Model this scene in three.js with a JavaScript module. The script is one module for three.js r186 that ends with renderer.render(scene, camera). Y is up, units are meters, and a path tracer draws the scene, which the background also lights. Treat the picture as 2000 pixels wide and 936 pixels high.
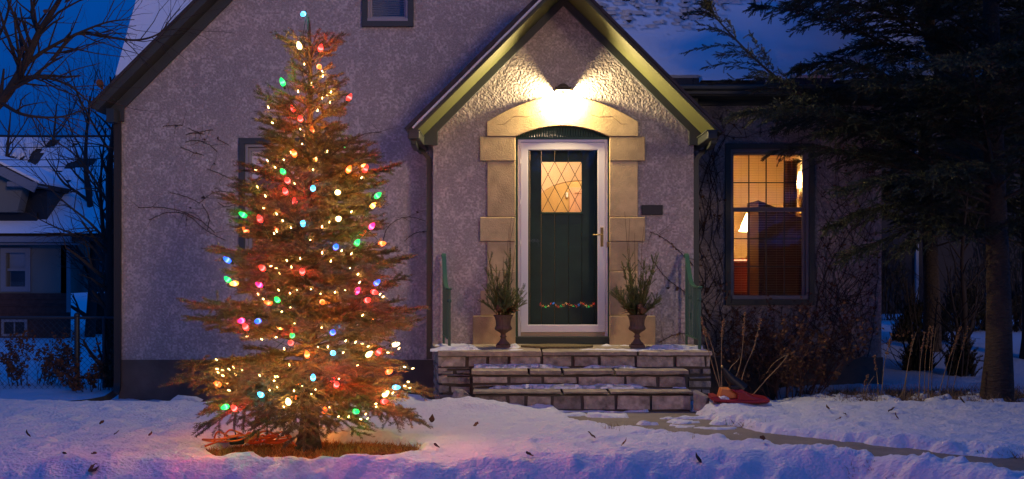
import * as THREE from 'three';
import { mergeGeometries, toCreasedNormals } from 'three/addons/utils/BufferGeometryUtils.js';
import { RoundedBoxGeometry } from 'three/addons/geometries/RoundedBoxGeometry.js';
import { Brush, Evaluator, SUBTRACTION } from 'three-bvh-csg';

// ---------------------------------------------------------------- camera, sky, evening light, exposure
const scene = new THREE.Scene();
const EYE = new THREE.Vector3(0, 1.2, 10.65);
const camera = new THREE.PerspectiveCamera(26.343, 2000 / 936, 0.1, 600);
camera.position.copy(EYE);
camera.setViewOffset(2000, 936, 0, -62, 2000, 936);          // a level camera with a risen lens
camera.updateProjectionMatrix();
const renderer = new THREE.WebGLRenderer({ antialias: true });
renderer.setSize(1024, 479);
renderer.toneMapping = THREE.LinearToneMapping;
renderer.toneMappingExposure = 1.0;
renderer.shadowMap.enabled = true;
{
  const W = 256, Hh = 128, data = new Float32Array(W * Hh * 4);
  const mix = (a, b, t) => a + (b - a) * t;
  for (let j = 0; j < Hh; j++) for (let i = 0; i < W; i++) {
    const el = ((j + 0.5) / Hh - 0.5) * Math.PI, az = ((i + 0.5) / W - 0.5) * 2 * Math.PI;
    const y = Math.sin(el), z = Math.sin(az) * Math.cos(el), k = (j * W + i) * 4;
    const e = Math.max(0, y), west = (z + 1) / 2, t = Math.min(1, e / 0.6);
    const glow = west * west * (1 - e) * (1 - e);
    data[k] = mix(0.0006, 0.001, t) + 0.006 * glow;
    data[k + 1] = mix(0.034, 0.092, t) + 0.035 * glow;
    data[k + 2] = mix(0.21, 0.46, t) + 0.16 * glow;
    if (y < 0) { data[k] *= 0.6; data[k + 1] *= 0.6; data[k + 2] *= 0.6; }
    data[k + 3] = 1;
  }
  const sky = new THREE.DataTexture(data, W, Hh, THREE.RGBAFormat, THREE.FloatType);
  sky.mapping = THREE.EquirectangularReflectionMapping;
  sky.magFilter = sky.minFilter = THREE.LinearFilter;
  sky.needsUpdate = true;
  scene.background = sky; scene.environment = sky;
}
const sun = new THREE.DirectionalLight(new THREE.Color().setRGB(1, 0.66, 0.42), 0.62);   // the last warm glow, low behind the camera to the right
{
  const az = 29 * Math.PI / 180, el = 8 * Math.PI / 180;
  sun.position.set(Math.sin(az) * Math.cos(el), Math.sin(el), Math.cos(az) * Math.cos(el)).multiplyScalar(40);
  sun.shadow.radius = 16; sun.castShadow = true;
  Object.assign(sun.shadow.camera, { left: -14, right: 14, top: 12, bottom: -6, near: 1, far: 90 });
  sun.shadow.mapSize.set(2048, 2048);
  scene.add(sun, sun.target);
}
const LAMP_CD = 17, C9_CD = 0.24, MINI_CD = 0.028;

// ---------------------------------------------------------------- helpers
function rng(seed) { let s = seed | 0; return () => { s = (s + 0x6d2b79f5) | 0; let t = Math.imul(s ^ (s >>> 15), 1 | s); t = (t + Math.imul(t ^ (t >>> 7), 61 | t)) ^ t; return ((t ^ (t >>> 14)) >>> 0) / 4294967296; }; }
const R0 = rng(11), V3 = (x, y, z) => new THREE.Vector3(x, y, z), C = (r, g, b) => new THREE.Color().setRGB(r, g, b);
const lerp = (a, b, t) => a + (b - a) * t, clamp = (x, a = 0, b = 1) => Math.min(b, Math.max(a, x));
const sstep = (a, b, x) => { const t = clamp((x - a) / (b - a)); return t * t * (3 - 2 * t); };
const FX = (px, d) => (px - 1000) * d / 2000, FY = (py, d) => 1.2 + (530 - py) * d / 2000, ZD = (d) => 10.65 - d;
const at = (px, py, d) => V3(FX(px, d), FY(py, d), ZD(d));
const names = new Map();
function numbered(name) { const n = names.get(name) ?? 0; names.set(name, n + 1); return n ? name + '_' + String(n).padStart(3, '0') : name; }
function tag(o, label, category, group, kind) { if (label) o.userData.label = label; if (category) o.userData.category = category; if (group) o.userData.group = group; if (kind) o.userData.kind = kind; return o; }
function thing(name, label, category, p = [0, 0, 0], turn = 0, group) {
  const o = new THREE.Group(); o.name = numbered(name); scene.add(o); o.position.set(...p); o.rotation.y = turn;
  return tag(o, label, category, group);
}
function part(name, geo, mat, parent, label) {
  const m = new THREE.Mesh(Array.isArray(geo) ? mergeG(geo) : geo, mat); m.name = parent ? name : numbered(name); (parent ?? scene).add(m);
  if (label) m.userData.label = label;
  return m;
}
function mergeG(list) {
  const a = list.map((g) => { let n = g.index ? g.toNonIndexed() : g.clone(); for (const k of Object.keys(n.attributes)) if (!['position', 'normal', 'uv'].includes(k)) n.deleteAttribute(k); if (!n.attributes.uv) n.setAttribute('uv', new THREE.BufferAttribute(new Float32Array(n.attributes.position.count * 2), 2)); return n; });
  return a.length === 1 ? a[0] : mergeGeometries(a);
}
function uvm(g, off = 0) {                                     // uv in metres from position and facing
  const p = g.attributes.position, n = g.attributes.normal, uv = new Float32Array(p.count * 2);
  for (let i = 0; i < p.count; i++) {
    const ax = Math.abs(n.getX(i)), ay = Math.abs(n.getY(i)), az = Math.abs(n.getZ(i)), x = p.getX(i) + off, y = p.getY(i) + off * 0.7, z = p.getZ(i);
    if (ay > ax && ay > az) { uv[2 * i] = x; uv[2 * i + 1] = z; } else if (ax > az) { uv[2 * i] = z; uv[2 * i + 1] = y; } else { uv[2 * i] = x; uv[2 * i + 1] = y; }
  }
  g.setAttribute('uv', new THREE.BufferAttribute(uv, 2)); return g;
}
const box = (x0, x1, y0, y1, z0, z1) => uvm(new THREE.BoxGeometry(x1 - x0, y1 - y0, z1 - z0).translate((x0 + x1) / 2, (y0 + y1) / 2, (z0 + z1) / 2));
function rbox(x0, x1, y0, y1, z0, z1, r = 0.006) { return uvm(new RoundedBoxGeometry(x1 - x0, y1 - y0, z1 - z0, 1, Math.min(r, (x1 - x0) * 0.45, (y1 - y0) * 0.45, (z1 - z0) * 0.45)).translate((x0 + x1) / 2, (y0 + y1) / 2, (z0 + z1) / 2)); }
const shape = (pts) => new THREE.Shape(pts.map(([x, y]) => new THREE.Vector2(x, y)));
const hole = (s, pts) => { s.holes.push(new THREE.Path(pts.map(([x, y]) => new THREE.Vector2(x, y)))); return s; };
function ext(s, z0, z1, bevel = 0, cs = 12) {
  const g = new THREE.ExtrudeGeometry(s, { depth: z1 - z0 - 2 * bevel, bevelEnabled: bevel > 0, bevelSize: bevel, bevelThickness: bevel, bevelOffset: -bevel, bevelSegments: 2, curveSegments: cs });
  return uvm(g.translate(0, 0, z0 + bevel));
}
const rect = (x0, x1, y0, y1) => [[x0, y0], [x1, y0], [x1, y1], [x0, y1]];
const frame = (x0, x1, y0, y1, w, z0, z1, bev = 0.003, wb = w) => ext(hole(shape(rect(x0, x1, y0, y1)), rect(x0 + w, x1 - w, y0 + wb, y1 - w)), z0, z1, bev);
const tube = (pts, r, seg = 24, rad = 7) => new THREE.TubeGeometry(new THREE.CatmullRomCurve3(pts), seg, r, rad);
class Tubes {                                                  // many tapered tubes in one geometry
  constructor() { this.p = []; this.n = []; this.ix = []; this.uv = []; }
  add(pts, rad, sides = 5) {
    const base = this.p.length / 3, N = pts.length, t = V3(), u = V3(), v = V3(), ref = V3(0.31, 0.77, 0.55);
    let len = 0;
    for (let i = 0; i < N; i++) {
      t.copy(pts[Math.min(N - 1, i + 1)]).sub(pts[Math.max(0, i - 1)]).normalize();
      u.copy(ref).cross(t); if (u.lengthSq() < 1e-4) u.set(1, 0, 0).cross(t); u.normalize(); v.copy(t).cross(u);
      if (i) len += pts[i].distanceTo(pts[i - 1]);
      const r = Array.isArray(rad) ? rad[i] : rad;
      for (let k = 0; k <= sides; k++) {
        const a = k / sides * Math.PI * 2, c = Math.cos(a), s = Math.sin(a), nx = u.x * c + v.x * s, ny = u.y * c + v.y * s, nz = u.z * c + v.z * s;
        this.p.push(pts[i].x + nx * r, pts[i].y + ny * r, pts[i].z + nz * r); this.n.push(nx, ny, nz); this.uv.push(k / sides * 0.3, len);
        if (i && k < sides) { const A = base + (i - 1) * (sides + 1) + k, B = A + sides + 1; this.ix.push(A, A + 1, B, A + 1, B + 1, B); }
      }
    }
    return this;
  }
  geo() {
    const g = new THREE.BufferGeometry();
    g.setAttribute('position', new THREE.Float32BufferAttribute(this.p, 3)); g.setAttribute('normal', new THREE.Float32BufferAttribute(this.n, 3)); g.setAttribute('uv', new THREE.Float32BufferAttribute(this.uv, 2));
    g.setIndex(this.ix); return g;
  }
}
function sweepRect(pts, w, h, side) {                          // flat bar along a path; side = sideways direction of width w
  const g = [], P = [], S = side.clone().normalize(), t = V3(), up = V3();
  const idx = [];
  for (let i = 0; i < pts.length; i++) {
    t.copy(pts[Math.min(pts.length - 1, i + 1)]).sub(pts[Math.max(0, i - 1)]).normalize(); up.copy(t).cross(S).normalize();
    for (const [a, b] of [[-1, -1], [1, -1], [1, 1], [-1, 1]]) P.push(pts[i].x + S.x * a * w / 2 + up.x * b * h / 2, pts[i].y + S.y * a * w / 2 + up.y * b * h / 2, pts[i].z + S.z * a * w / 2 + up.z * b * h / 2);
    if (i) for (let k = 0; k < 4; k++) { const A = (i - 1) * 4 + k, B = (i - 1) * 4 + (k + 1) % 4; idx.push(A, B, A + 4, B, B + 4, A + 4); }
  }
  const e = (pts.length - 1) * 4; idx.push(0, 2, 1, 0, 3, 2, e, e + 1, e + 2, e, e + 2, e + 3);
  const q = new THREE.BufferGeometry(); q.setAttribute('position', new THREE.Float32BufferAttribute(P, 3)); q.setIndex(idx);
  const f = q.toNonIndexed(); f.computeVertexNormals(); return uvm(f);
}
// ---- noise
const HT = new Float32Array(65536); { const r = rng(5); for (let i = 0; i < 65536; i++) HT[i] = r(); }
const hsh = (i, j, s) => HT[(Math.imul(i, 73856093) ^ Math.imul(j, 19349663) ^ Math.imul(s, 83492791)) >>> 7 & 65535];
function vn(x, y, s = 0, per = 0) {
  let i = Math.floor(x), j = Math.floor(y); const fx = x - i, fy = y - j, u = fx * fx * (3 - 2 * fx), v = fy * fy * (3 - 2 * fy);
  let i1 = i + 1, j1 = j + 1; if (per) { i = ((i % per) + per) % per; i1 = ((i1 % per) + per) % per; j = ((j % per) + per) % per; j1 = ((j1 % per) + per) % per; }
  return lerp(lerp(hsh(i, j, s), hsh(i1, j, s), u), lerp(hsh(i, j1, s), hsh(i1, j1, s), u), v);
}
function fbm(x, y, s = 0, o = 4, per = 0) { let a = 0.5, f = 1, r = 0, w = 0; for (let k = 0; k < o; k++) { r += a * vn(x * f, y * f, s + k * 17, per ? per * f : 0); w += a; a *= 0.5; f *= 2; } return r / w; }
function tex(size, metres, fn, srgb = true) {                  // fn(u, v) in 0..1 gives linear r,g,b or one grey; tiles over `metres`
  const d = new Uint8Array(size * size * 4);
  for (let j = 0; j < size; j++) for (let i = 0; i < size; i++) {
    const c = fn(i / size, j / size), k = (j * size + i) * 4;
    for (let q = 0; q < 3; q++) { const x = clamp(Array.isArray(c) ? c[q] : c); d[k + q] = 255 * (srgb ? (x <= 0.0031308 ? 12.92 * x : 1.055 * Math.pow(x, 1 / 2.4) - 0.055) : x); }
    d[k + 3] = 255;
  }
  const t = new THREE.DataTexture(d, size, size); t.wrapS = t.wrapT = THREE.RepeatWrapping; t.magFilter = THREE.LinearFilter; t.minFilter = THREE.LinearMipmapLinearFilter; t.generateMipmaps = true;
  if (srgb) t.colorSpace = THREE.SRGBColorSpace; t.repeat.set(1 / metres, 1 / metres); t.needsUpdate = true; return t;
}
const std = (o) => new THREE.MeshStandardMaterial({ roughness: 0.85, ...o }), phys = (o) => new THREE.MeshPhysicalMaterial(o);
const mottled = (rgb, k, sz, m, seed, size = 256) => tex(size, m, (u, v) => { const q = 1 + k * (fbm(u * sz, v * sz, seed, 4, sz) - 0.5) * 2; return rgb.map((x) => x * q); });
const grey = (sz, m, seed, size = 256, oct = 4) => tex(size, m, (u, v) => fbm(u * sz, v * sz, seed, oct, sz), false);

// stucco: rough dashed render with pale flecks
const stuccoH = (u, v) => { const a = vn(u * 150, v * 150, 3, 150), b = vn(u * 300, v * 300, 4, 300), c = vn(u * 75, v * 75, 9, 75); return clamp(0.45 * Math.pow(a, 1.3) + 0.25 * b + 0.3 * c); };
const stuccoC = (u, v) => { const f = fbm(u * 5, v * 5, 21, 4, 5), sp = vn(u * 300, v * 300, 31, 300), g = vn(u * 620, v * 620, 33, 620), m = vn(u * 60, v * 60, 41, 60), q = 0.82 + 0.3 * (f - 0.5) + 0.42 * sstep(0.5, 0.95, sp * (0.62 + 0.25 * f) + m * 0.4) + 0.34 * (g - 0.5), w = f - 0.5; return [(0.47 + 0.05 * w) * q, 0.41 * q, (0.37 - 0.05 * w) * q]; };
const stuccoMap = tex(2048, 5.3, stuccoC), stuccoBump = tex(1024, 2.4, stuccoH, false);
const M = {
  stucco: std({ map: stuccoMap, bumpMap: stuccoBump, bumpScale: 0.011, roughness: 0.95 }),
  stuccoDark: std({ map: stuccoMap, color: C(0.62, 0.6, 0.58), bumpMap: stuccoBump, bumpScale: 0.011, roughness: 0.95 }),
  found: std({ map: mottled([0.12, 0.098, 0.076], 0.35, 8, 1.6, 51), bumpMap: grey(30, 1.5, 52), bumpScale: 0.006, roughness: 0.95 }),
  trim: std({ map: mottled([0.05, 0.06, 0.06], 0.16, 12, 1.1, 61), roughness: 0.6 }),
  soffit: std({ map: mottled([0.08, 0.09, 0.028], 0.12, 12, 1.1, 63), roughness: 0.6 }),
  trimDark: std({ color: C(0.05, 0.055, 0.04), roughness: 0.6 }),
  gutter: std({ color: C(0.05, 0.06, 0.05), roughness: 0.4, metalness: 0.2 }),
  shingle: std({ map: mottled([0.05, 0.043, 0.04], 0.5, 24, 1.0, 71), bumpMap: grey(60, 0.8, 72), bumpScale: 0.004, roughness: 0.95 }),
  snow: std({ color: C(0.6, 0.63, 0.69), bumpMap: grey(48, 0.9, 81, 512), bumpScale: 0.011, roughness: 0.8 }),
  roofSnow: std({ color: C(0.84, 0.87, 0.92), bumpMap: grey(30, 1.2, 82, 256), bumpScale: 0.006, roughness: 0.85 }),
  white: std({ color: C(0.72, 0.72, 0.72), roughness: 0.38 }),
  sashGrey: std({ color: C(0.3, 0.29, 0.3), roughness: 0.5 }),
  greenDoor: std({ map: mottled([0.012, 0.05, 0.03], 0.3, 10, 0.9, 91), roughness: 0.5 }),
  greenFrame: std({ color: C(0.025, 0.085, 0.045), roughness: 0.5 }),
  rail: std({ color: C(0.025, 0.09, 0.065), roughness: 0.45, metalness: 0.1 }),
  brass: std({ color: C(0.5, 0.36, 0.14), roughness: 0.3, metalness: 1 }),
  steel: std({ color: C(0.45, 0.42, 0.38), roughness: 0.3, metalness: 1 }),
  iron: std({ color: C(0.03, 0.03, 0.03), roughness: 0.5 }),
  urn: std({ map: mottled([0.1, 0.062, 0.045], 0.3, 14, 0.4, 93), roughness: 0.7 }),
  glass: phys({ color: 0xffffff, transmission: 1, thickness: 0, roughness: 0.02, ior: 1.5 }),
  black: std({ color: C(0.012, 0.012, 0.012), roughness: 0.5 }),
  concrete: std({ map: mottled([0.2, 0.175, 0.14], 0.35, 9, 1.3, 95, 512), bumpMap: grey(50, 0.7, 96), bumpScale: 0.004, roughness: 0.75 }),
  soil: std({ map: mottled([0.15, 0.08, 0.033], 0.5, 20, 0.6, 97), roughness: 1 }),
  bark: std({ map: mottled([0.075, 0.052, 0.035], 0.5, 22, 0.3, 99), bumpMap: grey(26, 0.3, 100), bumpScale: 0.012, roughness: 0.95 }),
  barkDark: std({ color: C(0.035, 0.028, 0.024), roughness: 0.95 }),
  vine: std({ color: C(0.055, 0.035, 0.028), roughness: 0.9 }),
  deadLeaf: std({ color: C(0.1, 0.045, 0.022), roughness: 0.85, side: THREE.DoubleSide }),
  straw: std({ color: C(0.3, 0.2, 0.09), roughness: 0.9, side: THREE.DoubleSide }),
  wire: std({ color: C(0.012, 0.03, 0.015), roughness: 0.6 }),
};
const stones = [[0.33, 0.295, 0.24], [0.27, 0.24, 0.2], [0.39, 0.345, 0.28], [0.22, 0.195, 0.165], [0.31, 0.27, 0.21]].map((c, i) => std({ map: mottled(c, 0.75, 10, 0.55, 110 + i, 512), bumpMap: grey(16, 0.4, 120 + i, 256, 5), bumpScale: 0.014, roughness: 0.95 }));
const slabsM = [[0.33, 0.28, 0.2], [0.28, 0.24, 0.18], [0.36, 0.31, 0.24]].map((c, i) => std({ map: mottled(c, 0.5, 12, 0.7, 130 + i, 512), bumpMap: grey(20, 0.5, 136 + i), bumpScale: 0.01, roughness: 0.9 }));
const sandM = [[0.5, 0.38, 0.2], [0.45, 0.34, 0.18], [0.54, 0.41, 0.215]].map((c, i) => std({ map: mottled(c, 0.26, 9, 0.8, 140 + i, 512), bumpMap: grey(90, 0.6, 146 + i, 512, 3), bumpScale: 0.003, roughness: 0.92 }));
function rough(w, h, d, seed, amp = 0.008, rd = 0.012, nx = 4, ny = 2, nz = 1) {   // a dressed stone with uneven faces and worn arrises, centred
  const g = new THREE.BoxGeometry(w, h, d, nx, ny, nz), p = g.attributes.position;
  for (let i = 0; i < p.count; i++) {
    let x = p.getX(i), y = p.getY(i), z = p.getZ(i); const k = (q) => vn(x * 9 + seed * 3.1 + q * 31, y * 9 + z * 7 + seed * 1.7, q + 3) - 0.5;
    const ex = Math.abs(x) > w / 2 - 1e-5, ey = Math.abs(y) > h / 2 - 1e-5, ez = Math.abs(z) > d / 2 - 1e-5;
    const dx = k(1) * amp * 2, dy = k(2) * amp * 1.4, dz = k(4) * amp * 2;
    if (ex + ey + ez > 1) { if (ex) x -= Math.sign(x) * rd; if (ey) y -= Math.sign(y) * rd * 0.7; if (ez) z -= Math.sign(z) * rd; }
    p.setXYZ(i, x + dx, y + dy, z + dz);
  }
  let q = toCreasedNormals(mergeG([g]), 0.9); return uvm(q, seed * 0.37);
}
// ---------------------------------------------------------------- ground, path
const PATH = [[1.0, 1.35, 0.66], [1.05, 1.9, 0.62], [1.3, 2.5, 0.44], [1.78, 3.0, 0.32], [2.45, 3.5, 0.3], [3.3, 4.25, 0.33], [4.6, 5.5, 0.4], [7, 7.6, 0.4]];
const GRASS = { x: -1.33, z: 3.66, a: 0.74, b: 0.44 };
function pathD(x, z) {                                         // signed distance outside the path edge
  let best = 9;
  for (let i = 0; i + 1 < PATH.length; i++) {
    const [ax, az, aw] = PATH[i], [bx, bz, bw] = PATH[i + 1], dx = bx - ax, dz = bz - az, t = clamp(((x - ax) * dx + (z - az) * dz) / (dx * dx + dz * dz));
    best = Math.min(best, Math.hypot(x - ax - dx * t, z - az - dz * t) - lerp(aw, bw, t));
  }
  return best;
}
const grassD = (x, z) => { const q = Math.hypot((x - GRASS.x) / GRASS.a, (z - GRASS.z) / GRASS.b); return (q - 1) * 0.5; };
function base(x, z) {
  let h = -lerp(0.22, 0.08, sstep(2.3, 3.3, x)) * (1 - sstep(-0.5, 1.7, z));
  if (z < -0.5) { const k = sstep(-0.5, -7, z); h += x < 0 ? -0.14 * k : lerp(0, 0.42, k) * sstep(3.6, 5, x) ; }
  if (x < -4) h += 0.04 * sstep(-4, -6, x) * sstep(-2, 1, z);
  const zb = x < -1 ? 4.2 : x < 0 ? lerp(4.2, 4.0, x + 1) : x < 2 ? lerp(4.0, 3.72, x / 2) : lerp(3.72, 4.9, sstep(2.0, 3.2, x)), t = z - zb - 0.09 * (fbm(x * 1.7, 3.3, 261, 3) - 0.5) * 2;   // the lawn ends in a bank that falls to the pavement
  if (t > -0.1) h -= Math.min(0.85, t > 0.1 ? 0.9 * t : 0.9 * (t + 0.1) * (t + 0.1) / 0.4);
  return h;
}
const PRINTS = [[1120, 850], [1166, 866], [1065, 862], [1030, 842], [905, 866], [860, 846], [300, 872], [130, 860]].map(([px, py]) => { const d = 2000 * 1.2 / (py - 530); return [FX(px, d), ZD(d)]; });
function groundY(x, z) {
  let h = base(x, z);
  const near = sstep(-3, 0.5, z) * (1 - sstep(6, 8, Math.abs(x))), frontK = sstep(3.85, 4.25, z + 0.12 * x);
  let n = 0.05 * (fbm(x * 0.9, z * 0.9, 201, 2) - 0.5);
  if (near > 0) {
    n += near * ((0.034 + 0.03 * frontK) * (fbm(x * 4.2, z * 4.2, 203, 2) - 0.5) + (0.036 + 0.04 * frontK) * (fbm(x * 8, z * 11, 205, 3) - 0.5) + (0.016 + 0.012 * frontK) * (fbm(x * 20, z * 30, 207, 2) - 0.5));
    const lump = vn(x * 7.5, z * 7.5, 209); n += near * (0.012 + 0.03 * frontK) * sstep(0.72, 0.95, lump);
    n += near * 0.03 * (fbm(x * 2.2, z * 7.5, 211, 3) - 0.5);
    for (const [fx, fz] of PRINTS) { const q = Math.hypot((x - fx) / 0.13, (z - fz) / 0.1); if (q < 2) n += -0.03 * Math.exp(-q * q * 2) * (0.6 + 0.8 * vn(x * 20, z * 20, 77)); }
    const e = 0.26 * (fbm(x * 5, z * 5, 221, 3) - 0.5), ef = 0.05 * (fbm(x * 17, z * 17, 223, 2) - 0.5);
    const pd = pathD(x, z) + e + ef, gd = grassD(x, z) + e * 0.5 + ef * 0.5;
    let cover = sstep(-0.05, 0.07, pd);
    const patch = sstep(0.53, 0.6, fbm(x * 3.6, z * 9, 231, 3)) * sstep(0.5, 1.0, 1.2 - pd * 0) * sstep(3.4, 2.2, z);
    if (pd < 0) cover = Math.max(cover, 0.62 * patch);
    cover = Math.min(cover, sstep(-0.04, 0.05, gd));
    // garden bed, dead grass poking through along the right wing, and bare spots beside the path
    const bed = sstep(0.35, 0.0, Math.abs(z - 0.25) - 0.7) * sstep(2.9, 3.5, x) + sstep(0.2, 0.0, Math.hypot((x - 2.2) / 1.4, (z + 0.55) / 0.45) - 0.8);
    cover = Math.min(cover, 1 - clamp(bed) * sstep(0.32, 0.46, fbm(x * 6, z * 6, 241, 3)));
    n += 0.03 * Math.exp(-Math.pow((gd - 0.08) / 0.06, 2)) * sstep(3.6, 4.0, z) * vn(x * 8, z * 8, 251);
    n += 0.02 * Math.exp(-Math.pow((pd - 0.1) / 0.09, 2)) * vn(x * 9, z * 9, 253);
    // shovelled heap at the step corners
    n += 0.10 * Math.exp(-((x + 0.45) ** 2 / 0.25 + (z - 1.75) ** 2 / 0.06)) + 0.07 * Math.exp(-((x - 1.95) ** 2 / 0.12 + (z - 1.85) ** 2 / 0.12)) + 0.10 * Math.exp(-((x + 1.05) ** 2 / 0.06 + (z - 0.9) ** 2 / 0.12));
    n = Math.max(n, -0.026 + 0.2 * Math.max(-0.1, Math.min(0, n + 0.026)));
    n = n * lerp(0.25, 1, cover) - 0.075 * (1 - cover);
  }
  return h + n;
}
{
  const lin = (a, b, s) => { const o = [], n = Math.round((b - a) / s); for (let i = 0; i < n; i++) o.push(a + (b - a) * i / n); return o; };
  const xs = [-220, -120, -60, -35, -22, ...lin(-16, -6.2, 0.5), ...lin(-6.2, -3.6, 0.05), ...lin(-3.6, 5.0, 0.024), ...lin(5.0, 6.5, 0.05), ...lin(6.5, 16, 0.5), 16, 22, 35, 60, 120, 220];
  const zs = [-260, -140, -80, -50, -32, ...lin(-24, -3, 0.6), ...lin(-3, 0.2, 0.07), ...lin(0.2, 1.3, 0.04), ...lin(1.3, 5.3, 0.024), ...lin(5.3, 9, 0.25), 9, 12, 20, 40, 80, 160];
  const P = new Float32Array(xs.length * zs.length * 3), I = [];
  zs.forEach((z, j) => xs.forEach((x, i) => { const k = (j * xs.length + i) * 3; P[k] = x; P[k + 1] = groundY(x, z); P[k + 2] = z; if (i && j) { const a = (j - 1) * xs.length + i - 1, b = a + 1, c = a + xs.length, d = c + 1; I.push(a, c, b, b, c, d); } }));
  const g = new THREE.BufferGeometry(); g.setAttribute('position', new THREE.BufferAttribute(P, 3)); g.setIndex(I); g.computeVertexNormals(); { const uv = new Float32Array(P.length / 3 * 2); for (let i = 0; i < P.length / 3; i++) { uv[2 * i] = P[3 * i]; uv[2 * i + 1] = P[3 * i + 2] - P[3 * i + 1] * 0.8; } g.setAttribute('uv', new THREE.BufferAttribute(uv, 2)); }
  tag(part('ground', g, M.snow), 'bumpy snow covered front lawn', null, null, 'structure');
  // concrete walk under the snow
  const pts = new THREE.CatmullRomCurve3(PATH.map(([x, z]) => V3(x, 0, z))).getPoints(60), ws = (t) => { const f = t * (PATH.length - 1), i = Math.min(PATH.length - 2, Math.floor(f)); return lerp(PATH[i][2], PATH[i + 1][2], f - i) + 0.1; };
  const pp = [], pi = [];
  pts.forEach((p, i) => { const q = pts[Math.min(60, i + 1)].clone().sub(pts[Math.max(0, i - 1)]).normalize(), w = ws(i / 60); for (let k = 0; k <= 10; k++) { const s = (k / 5 - 1) * w, x = p.x - q.z * s, z = p.z + q.x * s; pp.push(x, base(x, z) - 0.047, z); if (i && k) { const A = (i - 1) * 11 + k - 1; pi.push(A, A + 1, A + 11, A + 1, A + 12, A + 11); } } });
  const pg = new THREE.BufferGeometry(); pg.setAttribute('position', new THREE.Float32BufferAttribute(pp, 3)); pg.setIndex(pi); pg.computeVertexNormals(); uvm(pg);
  M.concrete.side = THREE.DoubleSide;
  tag(part('path', pg, M.concrete), 'wet concrete walk curving from the stone steps across the snow', null, null, 'structure');
  const soil = (cx, cz, a, b, dy, label) => { const s = new THREE.CircleGeometry(1, 40, 0, Math.PI * 2).rotateX(-Math.PI / 2), p = s.attributes.position; for (let i = 0; i < p.count; i++) { const x = cx + p.getX(i) * a, z = cz + p.getZ(i) * b; p.setXYZ(i, x, base(x, z) + dy, z); } s.computeVertexNormals(); uvm(s); tag(part('soil', s, M.soil), label, null, null, 'structure'); };
  soil(GRASS.x, GRASS.z, 0.84, 0.52, -0.048, 'bare brown turf under the lit tree');
  { const s = new THREE.PlaneGeometry(5.6, 2.4, 40, 24).rotateX(-Math.PI / 2), p = s.attributes.position; for (let i = 0; i < p.count; i++) { const x = p.getX(i) + 4.4, z = p.getZ(i) + 0.3; p.setXYZ(i, x, base(x, z) - 0.05, z); } s.computeVertexNormals(); uvm(s); tag(part('garden_bed', s, M.soil), 'dark leaf strewn garden bed along the right wing', null, null, 'structure'); }
}

// ---------------------------------------------------------------- the house
const house = thing('house', 'stucco cottage with a steep front gable, gabled entry and snowy roof', 'house');
const DL = 11.15, DV = 10.65, DW = 11.45;
const pxs = (d, list) => list.map(([x, y]) => [FX(x, d), FY(y, d)]);
// main gable wall
{
  const s = shape(pxs(DL, [[235, 703], [1279, 703], [1279, 219], [757, -303], [235, 219]]));
  hole(s, pxs(DL, [[478, 560], [640, 560], [640, 284], [478, 284]])); hole(s, pxs(DL, [[717, 45], [798, 45], [798, -120], [717, -120]]));
  hole(s, [[-0.3, 0.3], [1.3, 0.3], [1.3, 2.85], [-0.3, 2.85]]);
  part('wall', ext(s, -0.7, -0.5), M.stucco, house);
  part('foundation', [box(FX(232, DL), -0.8, -0.6, FY(703, DL), -0.68, -0.485)], M.found, house);
  part('wall', [box(-4.265, -4.1, -0.5, 3.0, -6, -0.7)], M.stucco, house);            // left side wall
  part('wall', [box(-4.265, 4.13, -0.5, 3.2, -6.2, -6)], M.stucco, house);
  // frieze, soffit and roof of the gable
  const fr = shape(pxs(DL, [[216, 238], [243, 238], [243, 213], [757, -301], [1271, 213], [1271, 238], [1298, 238], [1298, 213], [757, -329], [216, 213]]));
  part('frieze_board', ext(fr, -0.5, -0.465, 0.003), M.trim, house);
  for (const s2 of [-1, 1]) {
    const d = DL, ax = FX(757, d), ay = FY(-329, d), L = 3.55, q = Math.SQRT1_2, nx = s2 * q, ny = q;
    const pt = (t, n) => [ax + s2 * q * t + nx * n, ay - q * t + ny * n];
    part('roof', ext(shape([pt(0, 0), pt(4.36, 0), pt(4.36, 0.075), pt(0, 0.075)].concat([])), -4.5, -0.27), M.trimDark, house);
    part('roof', ext(shape([pt(-0.03, 0.075), pt(4.38, 0.075), pt(4.38, 0.105), pt(-0.03, 0.105)]), -4.5, -0.255), M.shingle, house);
  }
  part('gutter', [box(FX(207, 10.95), FX(222, 10.95), FY(238, 10.95), FY(212, 10.95), -4.4, -0.3)], M.gutter, house);
}
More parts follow.
